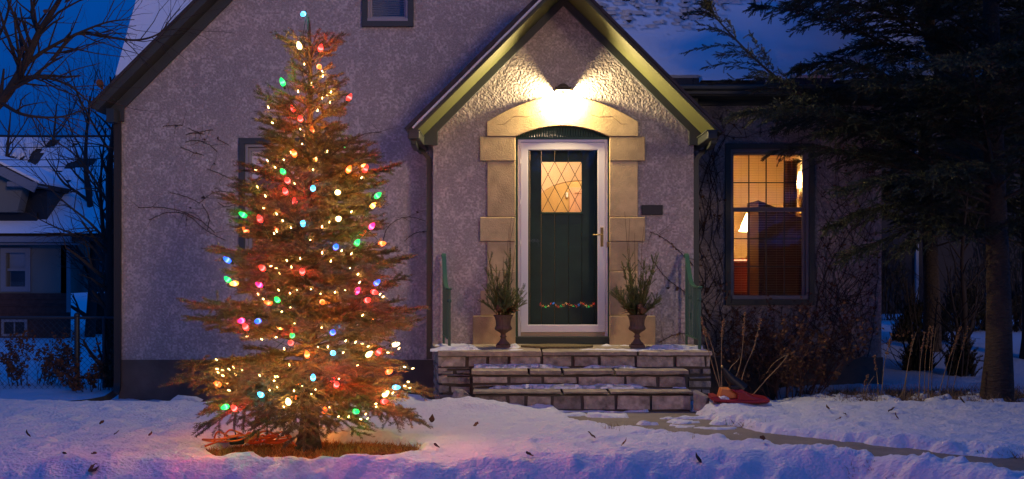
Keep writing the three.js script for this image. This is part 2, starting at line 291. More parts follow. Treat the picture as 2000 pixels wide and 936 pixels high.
// main roof running along the house, snow on its street slope
const PITCH = 58 * Math.PI / 180, EY = FY(165, 11.15), EZ = ZD(11.15);
const roofPt = (x, s, n = 0) => V3(x, EY + Math.sin(PITCH) * s + Math.cos(PITCH) * n, EZ - Math.cos(PITCH) * s + Math.sin(PITCH) * n);
{
  const S0 = (x0, x1, s0) => { const slab = new THREE.BoxGeometry(x1 - x0, 6.4 - s0, 0.12).translate((x0 + x1) / 2, (6.4 + s0) / 2, -0.07); slab.rotateX(-(Math.PI / 2 - PITCH)); slab.translate(0, EY, EZ); return uvm(slab); };
  part('roof', [S0(-4.32, -4.275, 0), S0(-4.27, 0.6, 0.46), S0(0.604, 4.68, 0)], M.shingle, house);
  const rows = [];                                              // shingle courses that show through thin snow
  const r = rng(77);
  for (let k = 0; k < 40; k++) { let x = 0.7; const s = k * 0.13 + 0.0; while (x < 4.6) { const w = 0.14 + r() * 0.14; const g = new THREE.BoxGeometry(w - 0.006, 0.15, 0.012 + r() * 0.004).translate(0, 0.07, 0.008); g.rotateX(-(Math.PI / 2 - PITCH) + 0.05); const p = roofPt(x + w / 2, s); rows.push(g.translate(p.x, p.y, p.z)); x += w; } }
  tag(part('shingles', uvm(mergeG(rows)), M.shingle, house), null, null, null, 'stuff');
  // snow blanket with melted spots
  const xs = 420, ys = 250, x0 = -4.32, x1 = 4.6, S = 6.2, P = [], I = [], keep = [];
  for (let j = 0; j <= ys; j++) for (let i = 0; i <= xs; i++) {
    const x = lerp(x0, x1, i / xs), s = 0.012 + S * Math.pow(j / ys, 1.6);
    let cov = 0.45 + 0.25 * (fbm(x * 6, s * 6, 301, 3) - 0.5);
    const p = roofPt(x, s), d = 10.65 - p.z, px = 1000 + 2000 * p.x / d, py = 530 - 2000 * (p.y - 1.2) / d;
    const n = fbm(x * 9, s * 34, 305, 4);
    const bare = (n - 0.55) * 9 * sstep(85, 5, py) * sstep(1120, 1180, px) * sstep(1440, 1330, px) + (n - 0.5) * 2 * sstep(30, 0, py) * sstep(1380, 1420, px);
    cov -= Math.max(0, bare); if (s < 0.08) cov -= 0.55 * sstep(0.46, 0.6, fbm(x * 7, 3, 307, 2));
    if (x > -4.285 && x < 0.62 && p.z > -0.735 && p.y < 3.1 + (x + 4.37)) cov = -9;
    P.push(...roofPt(x, s, 0.03 + 0.03 * clamp(cov * 2) + (cov < 0.2 ? -0.05 : 0)).toArray()); keep.push(cov);
  }
  for (let j = 0; j < ys; j++) for (let i = 0; i < xs; i++) { const a = j * (xs + 1) + i, b = a + 1, c = a + xs + 1, d = c + 1; if (Math.min(keep[a], keep[b], keep[c], keep[d]) > -5) I.push(a, b, c, b, d, c); }
  const g = new THREE.BufferGeometry(); g.setAttribute('position', new THREE.Float32BufferAttribute(P, 3)); g.setIndex(I); g.computeVertexNormals(); uvm(g);
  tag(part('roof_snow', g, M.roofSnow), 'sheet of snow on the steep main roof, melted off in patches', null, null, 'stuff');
  // drip edge, gutter, frieze of the right wing
  part('gutter', [rbox(1.6, 4.45, FY(176, 11.1), FY(165, 11.1), -0.6, -0.43, 0.02), box(1.6, 4.45, FY(184, 11.15), FY(176, 11.15) - 0.004, -0.62, -0.47)], M.gutter, house);
  part('soffit', [box(1.6, 4.45, FY(188, 11.2), FY(184, 11.2), -0.8, -0.5)], M.trimDark, house);
  part('frieze_board', [box(1.89, 4.16, FY(206, 11.43), FY(184, 11.43), -0.8, -0.772)], M.trimDark, house);
  part('rafter_bracket', [rbox(FX(1350, 11.3), FX(1362, 11.3), FY(217, 11.3), FY(183, 11.3), -0.77, -0.6)], M.trimDark, house);
}
// right wing wall
{
  const s = shape(pxs(DW, [[1300, 698], [1722, 698], [1722, 186], [1300, 186]]));
  hole(s, pxs(DW, [[1426, 586], [1580, 586], [1580, 291], [1426, 291]]));
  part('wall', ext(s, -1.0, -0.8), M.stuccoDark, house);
  part('foundation', [box(1.8, FX(1722, DW) + 0.012, -0.6, FY(698, DW), -0.98, -0.785)], M.found, house);
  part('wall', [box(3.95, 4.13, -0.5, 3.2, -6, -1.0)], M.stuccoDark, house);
}
// gabled entry
{
  const s = shape(pxs(DV, [[846, 705], [846, 262], [1100, 6], [1355, 262], [1355, 705]]));
  const arc = []; for (let i = 0; i <= 16; i++) { const t = i / 16 * 2 - 1; arc.push([1099 - 92 * t, 244 + 22 * t * t]); }
  hole(s, pxs(DV, [[1007, 674], ...arc.reverse(), [1191, 674]]));
  part('wall', ext(s, -0.5, 0), M.stucco, house);
  part('wall', [box(1.69, 1.889, -0.4, 2.6, -0.82, -0.502)], M.stucco, house);
  const T = 19, fr = shape(pxs(DV, [[819, 284], [855, 284], [855.5, 257.5], [1100, 12], [1345, 257.5], [1345, 284], [1382, 284], [1382, 274], [1100, 12 - T], [819, 274]]));
  part('frieze_board', ext(fr, 0, 0.034, 0.003), M.trim, house);
  const ax = FX(1100.3, DV), ay = FY(12 - T, DV), q = Math.SQRT1_2;
  for (const sd of [-1, 1]) {
    const pt = (t, n) => [ax + sd * q * (t + n), ay + q * (n - t)], L = 2.115, L2 = sd < 0 ? L + 0.02 : L + 0.02;
    part('soffit', ext(shape([pt(0.004, 0), pt(L, 0), pt(L, 0.016), pt(0, 0.016)]), -0.6, 0.565), M.soffit, house);
    part('rake_trim', ext(shape([pt(-0.016, 0.016), pt(L2, 0.016), pt(L2, 0.034), pt(-0.034, 0.034)]), 0.4, 0.572, 0.003), M.trimDark, house);
    part('roof', ext(shape([pt(-0.03, sd < 0 ? 0.066 : 0.036), pt(L2 + 0.02, sd < 0 ? 0.066 : 0.036), pt(L2 + 0.02, sd < 0 ? 0.1 : 0.062), pt(-0.05, sd < 0 ? 0.1 : 0.062)]), -0.6, 0.585), M.shingle, house);
    if (sd < 0) {
      part('rake_board', ext(shape([pt(-0.03, 0.034), pt(L2, 0.034), pt(L2, 0.066), pt(-0.06, 0.066)]), -0.6, 0.55), M.trimDark, house);
      const P = [], I = [], N = 90, A = 6;                        // snow caught on the ledge of the rake
      for (let i = 0; i <= N; i++) { const t = 0.12 + i / N * (L2 - 0.16), k = 0.75 + 0.5 * fbm(t * 7, 1, 411, 2); for (let a = 0; a <= A; a++) { const th = a / A * Math.PI; const [x, y] = pt(t, 0.035 + 0.029 * Math.min(1, k) * (1 - Math.cos(th)) / 2 * 1.02); P.push(x, y, 0.55 + 0.024 * Math.sin(th) * k); if (i && a) { const q0 = (i - 1) * (A + 1) + a - 1; I.push(q0, q0 + 1, q0 + A + 1, q0 + 1, q0 + A + 2, q0 + A + 1); } } }
      const g = new THREE.BufferGeometry(); g.setAttribute('position', new THREE.Float32BufferAttribute(P, 3)); g.setIndex(I); g.computeVertexNormals(); uvm(g);
      M.roofSnow.side = THREE.DoubleSide; tag(part('rake_snow', g, M.roofSnow), 'thin line of snow along the left rake of the entry gable', null, null, 'stuff');
    }
    // gutter end and crooked downspout
    const g0 = sd < 0 ? [796, 819.5] : [1382.5, 1402];
    part('gutter', [rbox(FX(g0[0], 10.08), FX(g0[1], 10.08), FY(271, 10.08), FY(254.5, 10.08), -0.45, 0.57, 0.012), box(FX(g0[0], 10.08) - 0.012, FX(g0[1], 10.08) + 0.004, FY(256, 10.08), FY(253.6, 10.08), -0.45, 0.575)], M.gutter, house);
    const sp = sd < 0 ? [[810, 268], [810, 280], [815, 291], [829, 301], [838, 311], [840, 326], [840, 480], [840, 700]] : [[1390, 266], [1388.5, 280], [1380, 291], [1366, 302], [1358, 312], [1355.5, 326], [1355.5, 480], [1355.5, 695]];
    const dd = sd < 0 ? 10.88 : 10.8, path = new THREE.CatmullRomCurve3(sp.map(([x, y], i) => at(x, y, i < 2 ? 10.3 : dd)), false, 'catmullrom', 0.3).getPoints(60);
    part('downspout', sweepRect(path, 0.055, 0.06, V3(1, 0.001, 0)).translate(0, 0, sd < 0 ? 0.1 : 0.11), M.gutter, house);
  }
}
// downspout on the far left corner with its elbow along the ground
part('downspout', [sweepRect(new THREE.CatmullRomCurve3([at(229, 236, 11.1), at(229.5, 300, 11.12), at(229.5, 600, 11.12), at(229.5, 745, 11.12), at(226, 766, 11.05), at(205, 780, 10.9), at(170, 787, 10.75), at(128, 791, 10.55)], false, 'catmullrom', 0.2).getPoints(60), 0.06, 0.07, V3(0.15, 0, 1))], M.black, house);

// ---- stone door surround: each block is a stone of its own
{
  const Z0 = 0.001, put = (x0, x1, y0, y1, i, z = 0.045) => { const d = 10.58, g = rbox(FX(x0, d) + 0.0015, FX(x1, d) - 0.0015, FY(y1, d) + 0.0015, FY(y0, d) - 0.0015, Z0, z, 0.007); part('stone_block', g, sandM[i % 3], house); };
  const L = [[937, 1007, 266, 314], [951, 1007, 314, 424], [937, 1007, 424, 471.5], [951, 1007, 471.5, 530], [951, 1007, 530, 568], [938, 1007, 568, 617]];
  L.forEach(([a, b, c, d], i) => { put(a, b, c, d, i, i % 2 ? 0.041 : 0.045); put(2198 - b, 2198 - a, c, d, i + 1, i % 2 ? 0.041 : 0.045); });
  put(923, 1007, 617, 676, 1, 0.06); put(1191, 1281, 617, 676, 2, 0.06);
  const d = 10.58, o = [], n = [];
  for (let i = 0; i <= 28; i++) { const t = i / 14 - 1; o.push([1099 + 148 * t, 187 + 50 * Math.pow(Math.abs(t), 1.9)]); n.push([1099 + 92 * t, 244.5 + 21.5 * t * t]); }
  const s = shape(pxs(d, [[951, 265.6], ...o, [1247, 265.6], [1191, 265.6], ...n.reverse().slice(1, -1), [1007, 265.6]]));
  let lint = ext(s, Z0, 0.048, 0.005);
  const groove = (p) => new Brush(uvm(mergeG([tube(p.map(([x, y]) => V3(FX(x, d), FY(y, d), 0.0495)), 0.0062, 40, 6)])));
  const ev = new Evaluator(); ev.useGroups = false; let A = new Brush(lint); A.updateMatrixWorld();
  for (const p of [[[973, 243], [984, 242.5], [994, 234], [1004, 227.5], [1018, 227.5], [1030, 228.5], [1042, 225], [1054, 217.5]], [[1226, 242.5], [1215, 242], [1206, 234], [1196, 227.5], [1182, 228], [1170, 228.5], [1158, 225], [1148, 219]], [[1089, 217], [1092, 224], [1099.5, 233]]]) {
    const a = groove(p); a.updateMatrixWorld(); A = ev.evaluate(A, a, SUBTRACTION); A.updateMatrixWorld();
  }
  const g = A.geometry; part('arched_lintel', uvm(toCreasedNormals(mergeG([g]), 0.04)), sandM[2], house);
}
// ---- door: green frame, beaded arch panel, plank door with leaded light, white storm door
{
  const d = 10.68;
  part('door_frame', [box(FX(1005, d), FX(1011.5, d), FY(672, d), FY(250, d), -0.4, -0.012), box(FX(1187, d), FX(1193, d), FY(672, d), FY(250, d), -0.4, -0.012), box(FX(1011.5, d), FX(1187, d), FY(273, d), FY(268, d), -0.4, -0.015)], M.greenFrame, house);
  const bb = []; for (let x = 1004; x < 1194; x += 5) bb.push(rbox(FX(x, d) + 0.001, FX(x + 5, d) - 0.001, FY(268, d), FY(240, d), -0.09, -0.03, 0.006));
  tag(part('arch_panel', bb, M.greenFrame, house), null, null, null, 'stuff');
  const dd = 10.8;                                               // inner plank door
  const e = [1018, 1040, 1057, 1057]; const door = new THREE.Group(); door.name = 'front_door'; house.add(door);
  const X = (p) => FX(p, dd), Y = (p) => FY(p, dd);
  const cols = [[1012, 1035], [1035, 1057.2], [1057.2, 1083.6], [1083.6, 1110], [1110, 1136.4], [1136.4, 1161], [1161, 1187]];
  for (const [a, b] of cols) { const mid = a >= 1057 && b <= 1137; for (const [y0, y1] of mid ? [[273, 315.5], [415.5, 662]] : [[273, 662]]) part('plank', rbox(X(a) + 0.0012, X(b) - 0.0012, Y(y1), Y(y0), -0.2, -0.15, 0.004), M.greenDoor, door); }
  part('sill', rbox(X(1055), X(1139), Y(418.5), Y(414.5), -0.15, -0.128, 0.004), M.greenFrame, door);
  part('pane', box(X(1057), X(1136.5), Y(415.5), Y(315.5), -0.178, -0.174), M.glass, door);
  const came = [], x0 = 1057.2, x1 = 1136.4, w = (x1 - x0) / 3, y0 = 315.7, h = 49.8, a0 = (px, py) => V3(X(px), Y(py), -0.171);
  const seg = (a, b) => { const p = a0(...a), q = a0(...b); came.push(sweepRect([p, q], 0.006, 0.006, V3(0, 0, 1))); };
  for (let i = 0; i <= 3; i++) for (const sgn of [-1, 1]) { let px = x0 + i * w, py = y0, dir = sgn; for (let k = 0; k < 4; k++) { const nx = px + dir * w / 2; if (nx < x0 - 0.1 || nx > x1 + 0.1) { dir = -dir; } seg([px, py], [px + dir * w / 2, py + h / 2]); px += dir * w / 2; py += h / 2; } }
  part('lead_came', came, M.iron, door);
  part('pane_frame', frame(X(1056), X(1137.5), Y(416.5), Y(314.8), 0.008, -0.17, -0.145, 0.001), M.greenFrame, door);
  // storm door
  const st = new THREE.Group(); st.name = 'storm_door'; house.add(st); const ds = 10.68, x = (p) => FX(p, ds), y = (p) => FY(p, ds);
  part('door_frame', frame(x(1011.8), x(1187), y(657), y(273), 0.028, -0.05, -0.008, 0.004, 0.02), M.white, st);
  part('leaf', frame(x(1016.8), x(1181.5), y(649), y(279), 0.078, -0.04, 0.002, 0.006, 0.078), M.white, st);
  part('glazing_bead', frame(x(1030), x(1168), y(637.4), y(290.5), 0.006, -0.03, -0.004, 0.001), M.sashGrey, st);
  part('kick_plate', rbox(x(1017), x(1181), y(656.4), y(649.5), -0.045, -0.006, 0.003), std({ color: C(0.42, 0.34, 0.2), roughness: 0.4 }), st);
  part('pane', box(x(1029), x(1168.5), y(638), y(290), -0.025, -0.021), M.glass, st);
  part('handle_plate', rbox(x(1172.3), x(1178), y(482), y(444.5), 0.002, 0.012, 0.003), M.brass, st);
  part('handle', [tube([V3(x(1175), y(459), 0.01), V3(x(1175), y(459), 0.05), V3(x(1171), y(459), 0.056), V3(x(1157), y(459.6), 0.054)], 0.0075, 16, 8)], M.brass, st);
  part('keyhole', new THREE.CylinderGeometry(0.009, 0.009, 0.004, 10).rotateX(Math.PI / 2).translate(x(1175), y(474), 0.014), M.brass, st);
  part('strike', rbox(x(1185), x(1188.6), y(483), y(473), -0.01, 0.012, 0.002), M.brass, st);
  for (const py of [312, 392, 470, 560, 620]) part('hinge', rbox(x(1014.8), x(1017.4), y(py + 8), y(py), -0.006, 0.006, 0.002), M.white, st);
  part('threshold', rbox(FX(1005, 10.68), FX(1193, 10.68), FY(672, 10.68), FY(657.3, 10.68), -0.3, 0.03, 0.006), std({ color: C(0.03, 0.045, 0.035), roughness: 0.7 }), house);
}
// ---- windows
function windowUnit(o) {                                         // all pixel edges at wall distance d
  const { d, cas, cw, gl, zw } = o, g = new THREE.Group(); g.name = 'window'; house.add(g);
  const X = (p) => FX(p, d), Y = (p) => FY(p, d);
  part('casing', frame(X(cas[0]), X(cas[1]), Y(cas[3]), Y(cas[2]), cw * d / 2000, zw, zw + 0.035, 0.004), o.casMat ?? M.trim, g);
  part('frame', frame(X(cas[0] + cw), X(cas[1] - cw), Y(cas[3] - cw), Y(cas[2] + cw), o.fw * d / 2000, zw - 0.08, zw + 0.012, 0.003), o.frameMat ?? M.sashGrey, g);
  for (const [a, b, c, e, w] of o.sash) part('sash', frame(X(a), X(b), Y(e), Y(c), w * d / 2000, zw - 0.07, zw - 0.03 + (o.proud ?? 0), 0.003), o.frameMat ?? M.sashGrey, g);
  for (const [a, b, c, e] of o.muntin ?? []) part('muntin', rbox(X(a), X(b), Y(e), Y(c), zw - 0.062, zw - 0.045, 0.002), o.muntinMat ?? M.trimDark, g);
  for (const [a, b, c, e] of gl) part('pane', box(X(a), X(b), Y(e), Y(c), zw - 0.058, zw - 0.055), M.glass, g);
  if (o.sill) part('sill', rbox(X(o.sill[0]), X(o.sill[1]), Y(o.sill[3]), Y(o.sill[2]), zw - 0.05, zw + 0.03, 0.004), o.frameMat ?? M.sashGrey, g);
  return g;
}
windowUnit({ d: DW, zw: -0.8, cas: [1416, 1590, 281, 596], cw: 10.5, fw: 5, casMat: M.trimDark, frameMat: std({ color: C(0.17, 0.16, 0.16), roughness: 0.55 }), sash: [[1429, 1575, 296, 413, 5], [1430, 1574, 405, 584, 5]],
  gl: [[1433, 1571, 300, 409], [1434, 1570, 410, 580]], sill: [1429, 1577, 577, 585],
  muntin: [[1464, 1466, 301, 408], [1498, 1500, 301, 408], [1533.5, 1535.5, 301, 408], [1434, 1570, 355, 357], [1464, 1466, 411, 578], [1498, 1500, 411, 578], [1533.5, 1535.5, 411, 578], [1434, 1570, 465, 467], [1434, 1570, 520, 522]] });
windowUnit({ d: DL, zw: -0.5, cas: [467, 650, 270, 571], cw: 12, fw: 5, sash: [[483, 634, 288, 416, 6], [484, 633, 408, 556, 6]], gl: [[487, 630, 292, 412], [488, 629, 414, 552]] });
windowUnit({ d: DL, zw: -0.5, cas: [707, 808, -132, 53], cw: 11, fw: 4, frameMat: std({ color: C(0.36, 0.33, 0.33), roughness: 0.5 }), sash: [[721, 794, -40, 36, 5]], gl: [[725, 790, -36, 32]], sill: [717, 798, 37, 44] });

// ---- rooms behind the glass (thick shells, so that light leaves only by the openings)
const cream = std({ color: C(0.78, 0.67, 0.45), roughness: 0.9 }), floorW = std({ color: C(0.16, 0.08, 0.04), roughness: 0.6 }), ochre = std({ color: C(0.55, 0.38, 0.16), roughness: 0.9 }), wood = std({ color: C(0.12, 0.05, 0.025), roughness: 0.5 });
function room(x0, x1, y0, y1, z0, z1, m, front) {
  const t = 0.08, b = [box(x0 - t, x1 + t, y1, y1 + t, z0 - t, z1), box(x0 - t, x0, y0, y1, z0, z1), box(x1, x1 + t, y0, y1, z0, z1), box(x0 - t, x1 + t, y0, y1, z0 - t, z0)];
  part('room_wall', b, m, house); part('room_floor', [box(x0 - t, x1 + t, y0 - t, y0, z0 - t, z1)], floorW, house);
}
room(1.95, 3.93, 0.42, 2.95, -4.2, -1.002, cream);
room(-3.3, -1.6, 0.42, 2.9, -2.6, -0.702, std({ color: C(0.5, 0.36, 0.17), roughness: 0.9 }));
room(-1.75, -0.95, 3.5, 5.4, -1.6, -0.702, std({ color: C(0.12, 0.12, 0.12) }));
// entry hall with an arch in its far wall
room(-0.4, 1.45, 0.46, 2.95, -4.2, -0.502, std({ color: C(0.66, 0.47, 0.30), roughness: 0.9 }));
{
  const d = 12.65, s = shape(rect(-0.4, 1.45, 0.46, 2.95)), X = (p) => FX(p, d), Y = (p) => FY(p, d), a = [];
  for (let i = 0; i <= 20; i++) { const t = Math.PI * i / 20; a.push([X(1138) - 0.56 * Math.cos(t), Y(395) + 0.27 * Math.sin(t)]); }
  hole(s, [[a[0][0], 0.47], ...a, [a[20][0], 0.47]]);
  part('room_wall', ext(s, -2.12, -2.0), std({ color: C(0.66, 0.47, 0.30), roughness: 0.9 }), house);
  part('room_wall', [box(-0.4, 1.45, 0.46, 2.95, -3.6, -3.5)], ochre, house);
  part('door_casing', frame(FX(1112, 14.1), FX(1150, 14.1), 0.5, FY(366, 14.1), 0.075, -3.5, -3.47), std({ color: C(0.6, 0.36, 0.22), roughness: 0.5 }), house);
  part('door_panel', [box(FX(1116, 14.1), FX(1146, 14.1), 0.5, FY(371, 14.1), -3.5, -3.49)], std({ color: C(0.55, 0.33, 0.22), roughness: 0.5 }), house);
  const t = tag(part('thermostat', rbox(FX(1105, 14.1), FX(1110, 14.1), FY(386, 14.1), FY(376, 14.1), -3.5, -3.46, 0.01), M.white), 'small white wall box seen through the leaded door window', 'wall box');
}
function glowLamp(name, label, p, r, rgb, em, cd, rad) {          // a ceiling globe with its own light
  const t = thing(name, label, 'lamp', p.toArray());
  part('globe', new THREE.SphereGeometry(r, 20, 14), std({ color: 0x222222, emissive: C(...rgb), emissiveIntensity: em }), t);
  part('canopy', new THREE.CylinderGeometry(r * 0.7, r * 0.9, 0.03, 20).translate(0, r + 0.01, 0), M.white, t);
  const l = new THREE.PointLight(C(...rgb), cd); l.shadow.radius = rad; l.castShadow = true; t.add(l); l.name = 'light'; return t;
}
glowLamp('ceiling_lamp', 'round ceiling lamp in the entry hall', V3(0.2, 2.78, -1.2), 0.09, [1, 0.78, 0.5], 6, 4.5, 4.5);
glowLamp('ceiling_lamp', 'round ceiling lamp beyond the hall arch', V3(0.9, 2.78, -2.8), 0.09, [1, 0.78, 0.5], 6, 3.2, 4.5);
glowLamp('ceiling_lamp', 'ceiling lamp in the room behind the lit tree', V3(-2.2, 2.6, -2.0), 0.09, [1, 0.66, 0.26], 2, 0.3, 4.5);
// ---- right window: blind, lamps and furniture of the lit room
{
  const b = thing('window_blind', 'horizontal slat blind lowered in the lit right window', 'blind');
  const sm = std({ color: C(0.4, 0.29, 0.17), roughness: 0.7 }), X0 = FX(1431, 11.6), X1 = FX(1572, 11.6), yT = FY(300, 11.6), yB = FY(578, 11.6), N = 58;
  const sl = new THREE.BoxGeometry(X1 - X0, 0.0012, 0.021); uvm(sl);
  for (let i = 0; i < N; i++) { const m = part('slat', sl, sm, b); m.position.set((X0 + X1) / 2, lerp(yT - 0.03, yB + 0.02, i / (N - 1)), -0.955); m.rotation.x = (i < 24 ? 0.22 : 0.12); }
  part('head_rail', rbox(X0, X1, yT - 0.02, yT + 0.02, -0.975, -0.935, 0.003), sm, b); part('bottom_rail', rbox(X0, X1, yB - 0.012, yB + 0.006, -0.967, -0.943, 0.003), sm, b);
  for (const p of [1448, 1482, 1517, 1556]) part('cord', new Tubes().add([V3(FX(p, 11.6), yT, -0.955), V3(FX(p, 11.6), yB, -0.955)], 0.0012, 4).geo(), sm, b);
}
function tableLamp(label, x, y, z, h, r0, r1, em, cd) {
  const t = thing('table_lamp', label, 'lamp', [x, y, z]);
  part('lamp_base', new THREE.LatheGeometry([[0.001, -0.36], [0.07, -0.36], [0.07, -0.34], [0.02, -0.3], [0.05, -0.18], [0.02, -0.05], [0.012, 0]].map(([a, c]) => new THREE.Vector2(a, c)), 20), M.brass, t);
  part('lamp_shade', new THREE.LatheGeometry([[r1, 0], [r0, h]].map(([a, c]) => new THREE.Vector2(a, c)), 28), phys({ color: C(0.8, 0.62, 0.4), roughness: 1, transmission: 0.5, thickness: 0, side: THREE.DoubleSide }), t);
  part('bulb', new THREE.SphereGeometry(0.03, 14, 10).translate(0, h * 0.45, 0), std({ color: 0x222222, emissive: C(1, 0.7, 0.35), emissiveIntensity: em }), t);
  const l = new THREE.PointLight(C(1, 0.7, 0.36), cd); l.position.y = h * 0.45; l.shadow.radius = 1.5; l.castShadow = true; l.name = 'light'; t.add(l);
}
tableLamp('glowing table lamp at the left of the blinds, lower sash', FX(1466, 13.6), FY(452, 13.6), ZD(13.6), 0.24, 0.05, 0.15, 28, 34);
tableLamp('small glowing lamp at the right edge of the blinds, upper sash', FX(1566, 13.9), FY(367, 13.9), ZD(13.9), 0.22, 0.045, 0.07, 20, 12);
{
  const s = thing('sofa', 'dark red sofa seen through the lower sash of the right window', 'sofa', [2.55, 0.43, -2.3]), red = std({ color: C(0.2, 0.025, 0.015), roughness: 0.9 });
  part('seat', rbox(-0.5, 0.75, 0.12, 0.45, -0.4, 0.4, 0.05), red, s); part('backrest', rbox(-0.5, 0.75, 0.45, 0.92, -0.42, -0.2, 0.06), red, s);
  for (const x of [-0.62, 0.75]) part('arm', rbox(x, x + 0.12, 0.12, 0.66, -0.4, 0.4, 0.05), red, s);
  const c = thing('cabinet', 'dark cabinet filling the lower right of the lit window', 'cabinet', [3.3, 0.43, -1.9]);
  part('carcass', ext(shape([[-0.35, 0], [0.6, 0], [0.6, 1.28], [0.45, 1.3], [-0.35, 1.62]]), -0.3, 0.3, 0.006), wood, c); part('door', rbox(-0.28, 0.1, 0.1, 1.2, 0.3, 0.32, 0.006), wood, c); part('door', rbox(0.13, 0.55, 0.1, 1.2, 0.3, 0.32, 0.006), wood, c);
  const cu = thing('curtain', 'dark curtain hanging at the upper right inside the lit window', 'curtain', [FX(1530, 13), 0.5, -2.3]);
  const P = []; for (let i = 0; i <= 24; i++) P.push([i / 24 * 0.16, 0.02 * Math.sin(i * 1.3)]);
  part('cloth', ext(shape([...P, ...P.slice().reverse().map(([x, y]) => [x, y + 0.006])]), 0, 2.1).rotateX(-Math.PI / 2).translate(0, 0, 0), std({ color: C(0.3, 0.16, 0.07), roughness: 0.9 }), cu);
  const st = thing('table_lamp', 'small stand under the glowing lamp in the lower sash', 'stand', [FX(1466, 13.6), 0.43, ZD(13.6)]);
  part('tabletop', new THREE.CylinderGeometry(0.22, 0.22, 0.025, 24).translate(0, FY(452, 13.6) - 0.43 - 0.375, 0), wood, st); part('leg', new THREE.CylinderGeometry(0.03, 0.05, FY(452, 13.6) - 0.82, 12).translate(0, (FY(452, 13.6) - 0.82) / 2, 0), wood, st);
  st.name = 'side_table';
  const st2 = thing('side_table', 'small stand under the lamp at the right edge of the blinds', 'stand', [FX(1566, 13.9), 0.43, ZD(13.9)]), hh = FY(367, 13.9) - 0.43 - 0.36;
  part('tabletop', new THREE.CylinderGeometry(0.16, 0.16, 0.025, 24).translate(0, hh - 0.0125, 0), wood, st2); part('leg', new THREE.CylinderGeometry(0.03, 0.05, hh - 0.03, 12).translate(0, (hh - 0.03) / 2, 0), wood, st2);
  const shd = thing('roller_shade', 'pale shade pulled half down in the window behind the lit tree', 'shade');
  part('shade_cloth', [box(FX(487, 11.22), FX(630, 11.22), FY(346, 11.22), FY(288, 11.22), -0.585, -0.583)], std({ color: C(0.75, 0.75, 0.78), roughness: 0.9 }), shd);
  part('hem_bar', [rbox(FX(487, 11.22), FX(630, 11.22), FY(349, 11.22), FY(346, 11.22), -0.59, -0.578, 0.003)], M.white, shd);
  const bl = thing('window_blind', 'half closed slat blind in the small upper gable window', 'blind'), sg = box(FX(722, 11.3), FX(793, 11.3), -0.0006, 0.0006, -0.012, 0.012);
  for (let i = 0; i < 34; i++) { const m = part('slat', sg, M.sashGrey, bl); m.position.set(0, FY(33, 11.3) + i * 0.0255, -0.64); m.rotation.x = 0.7; }
}

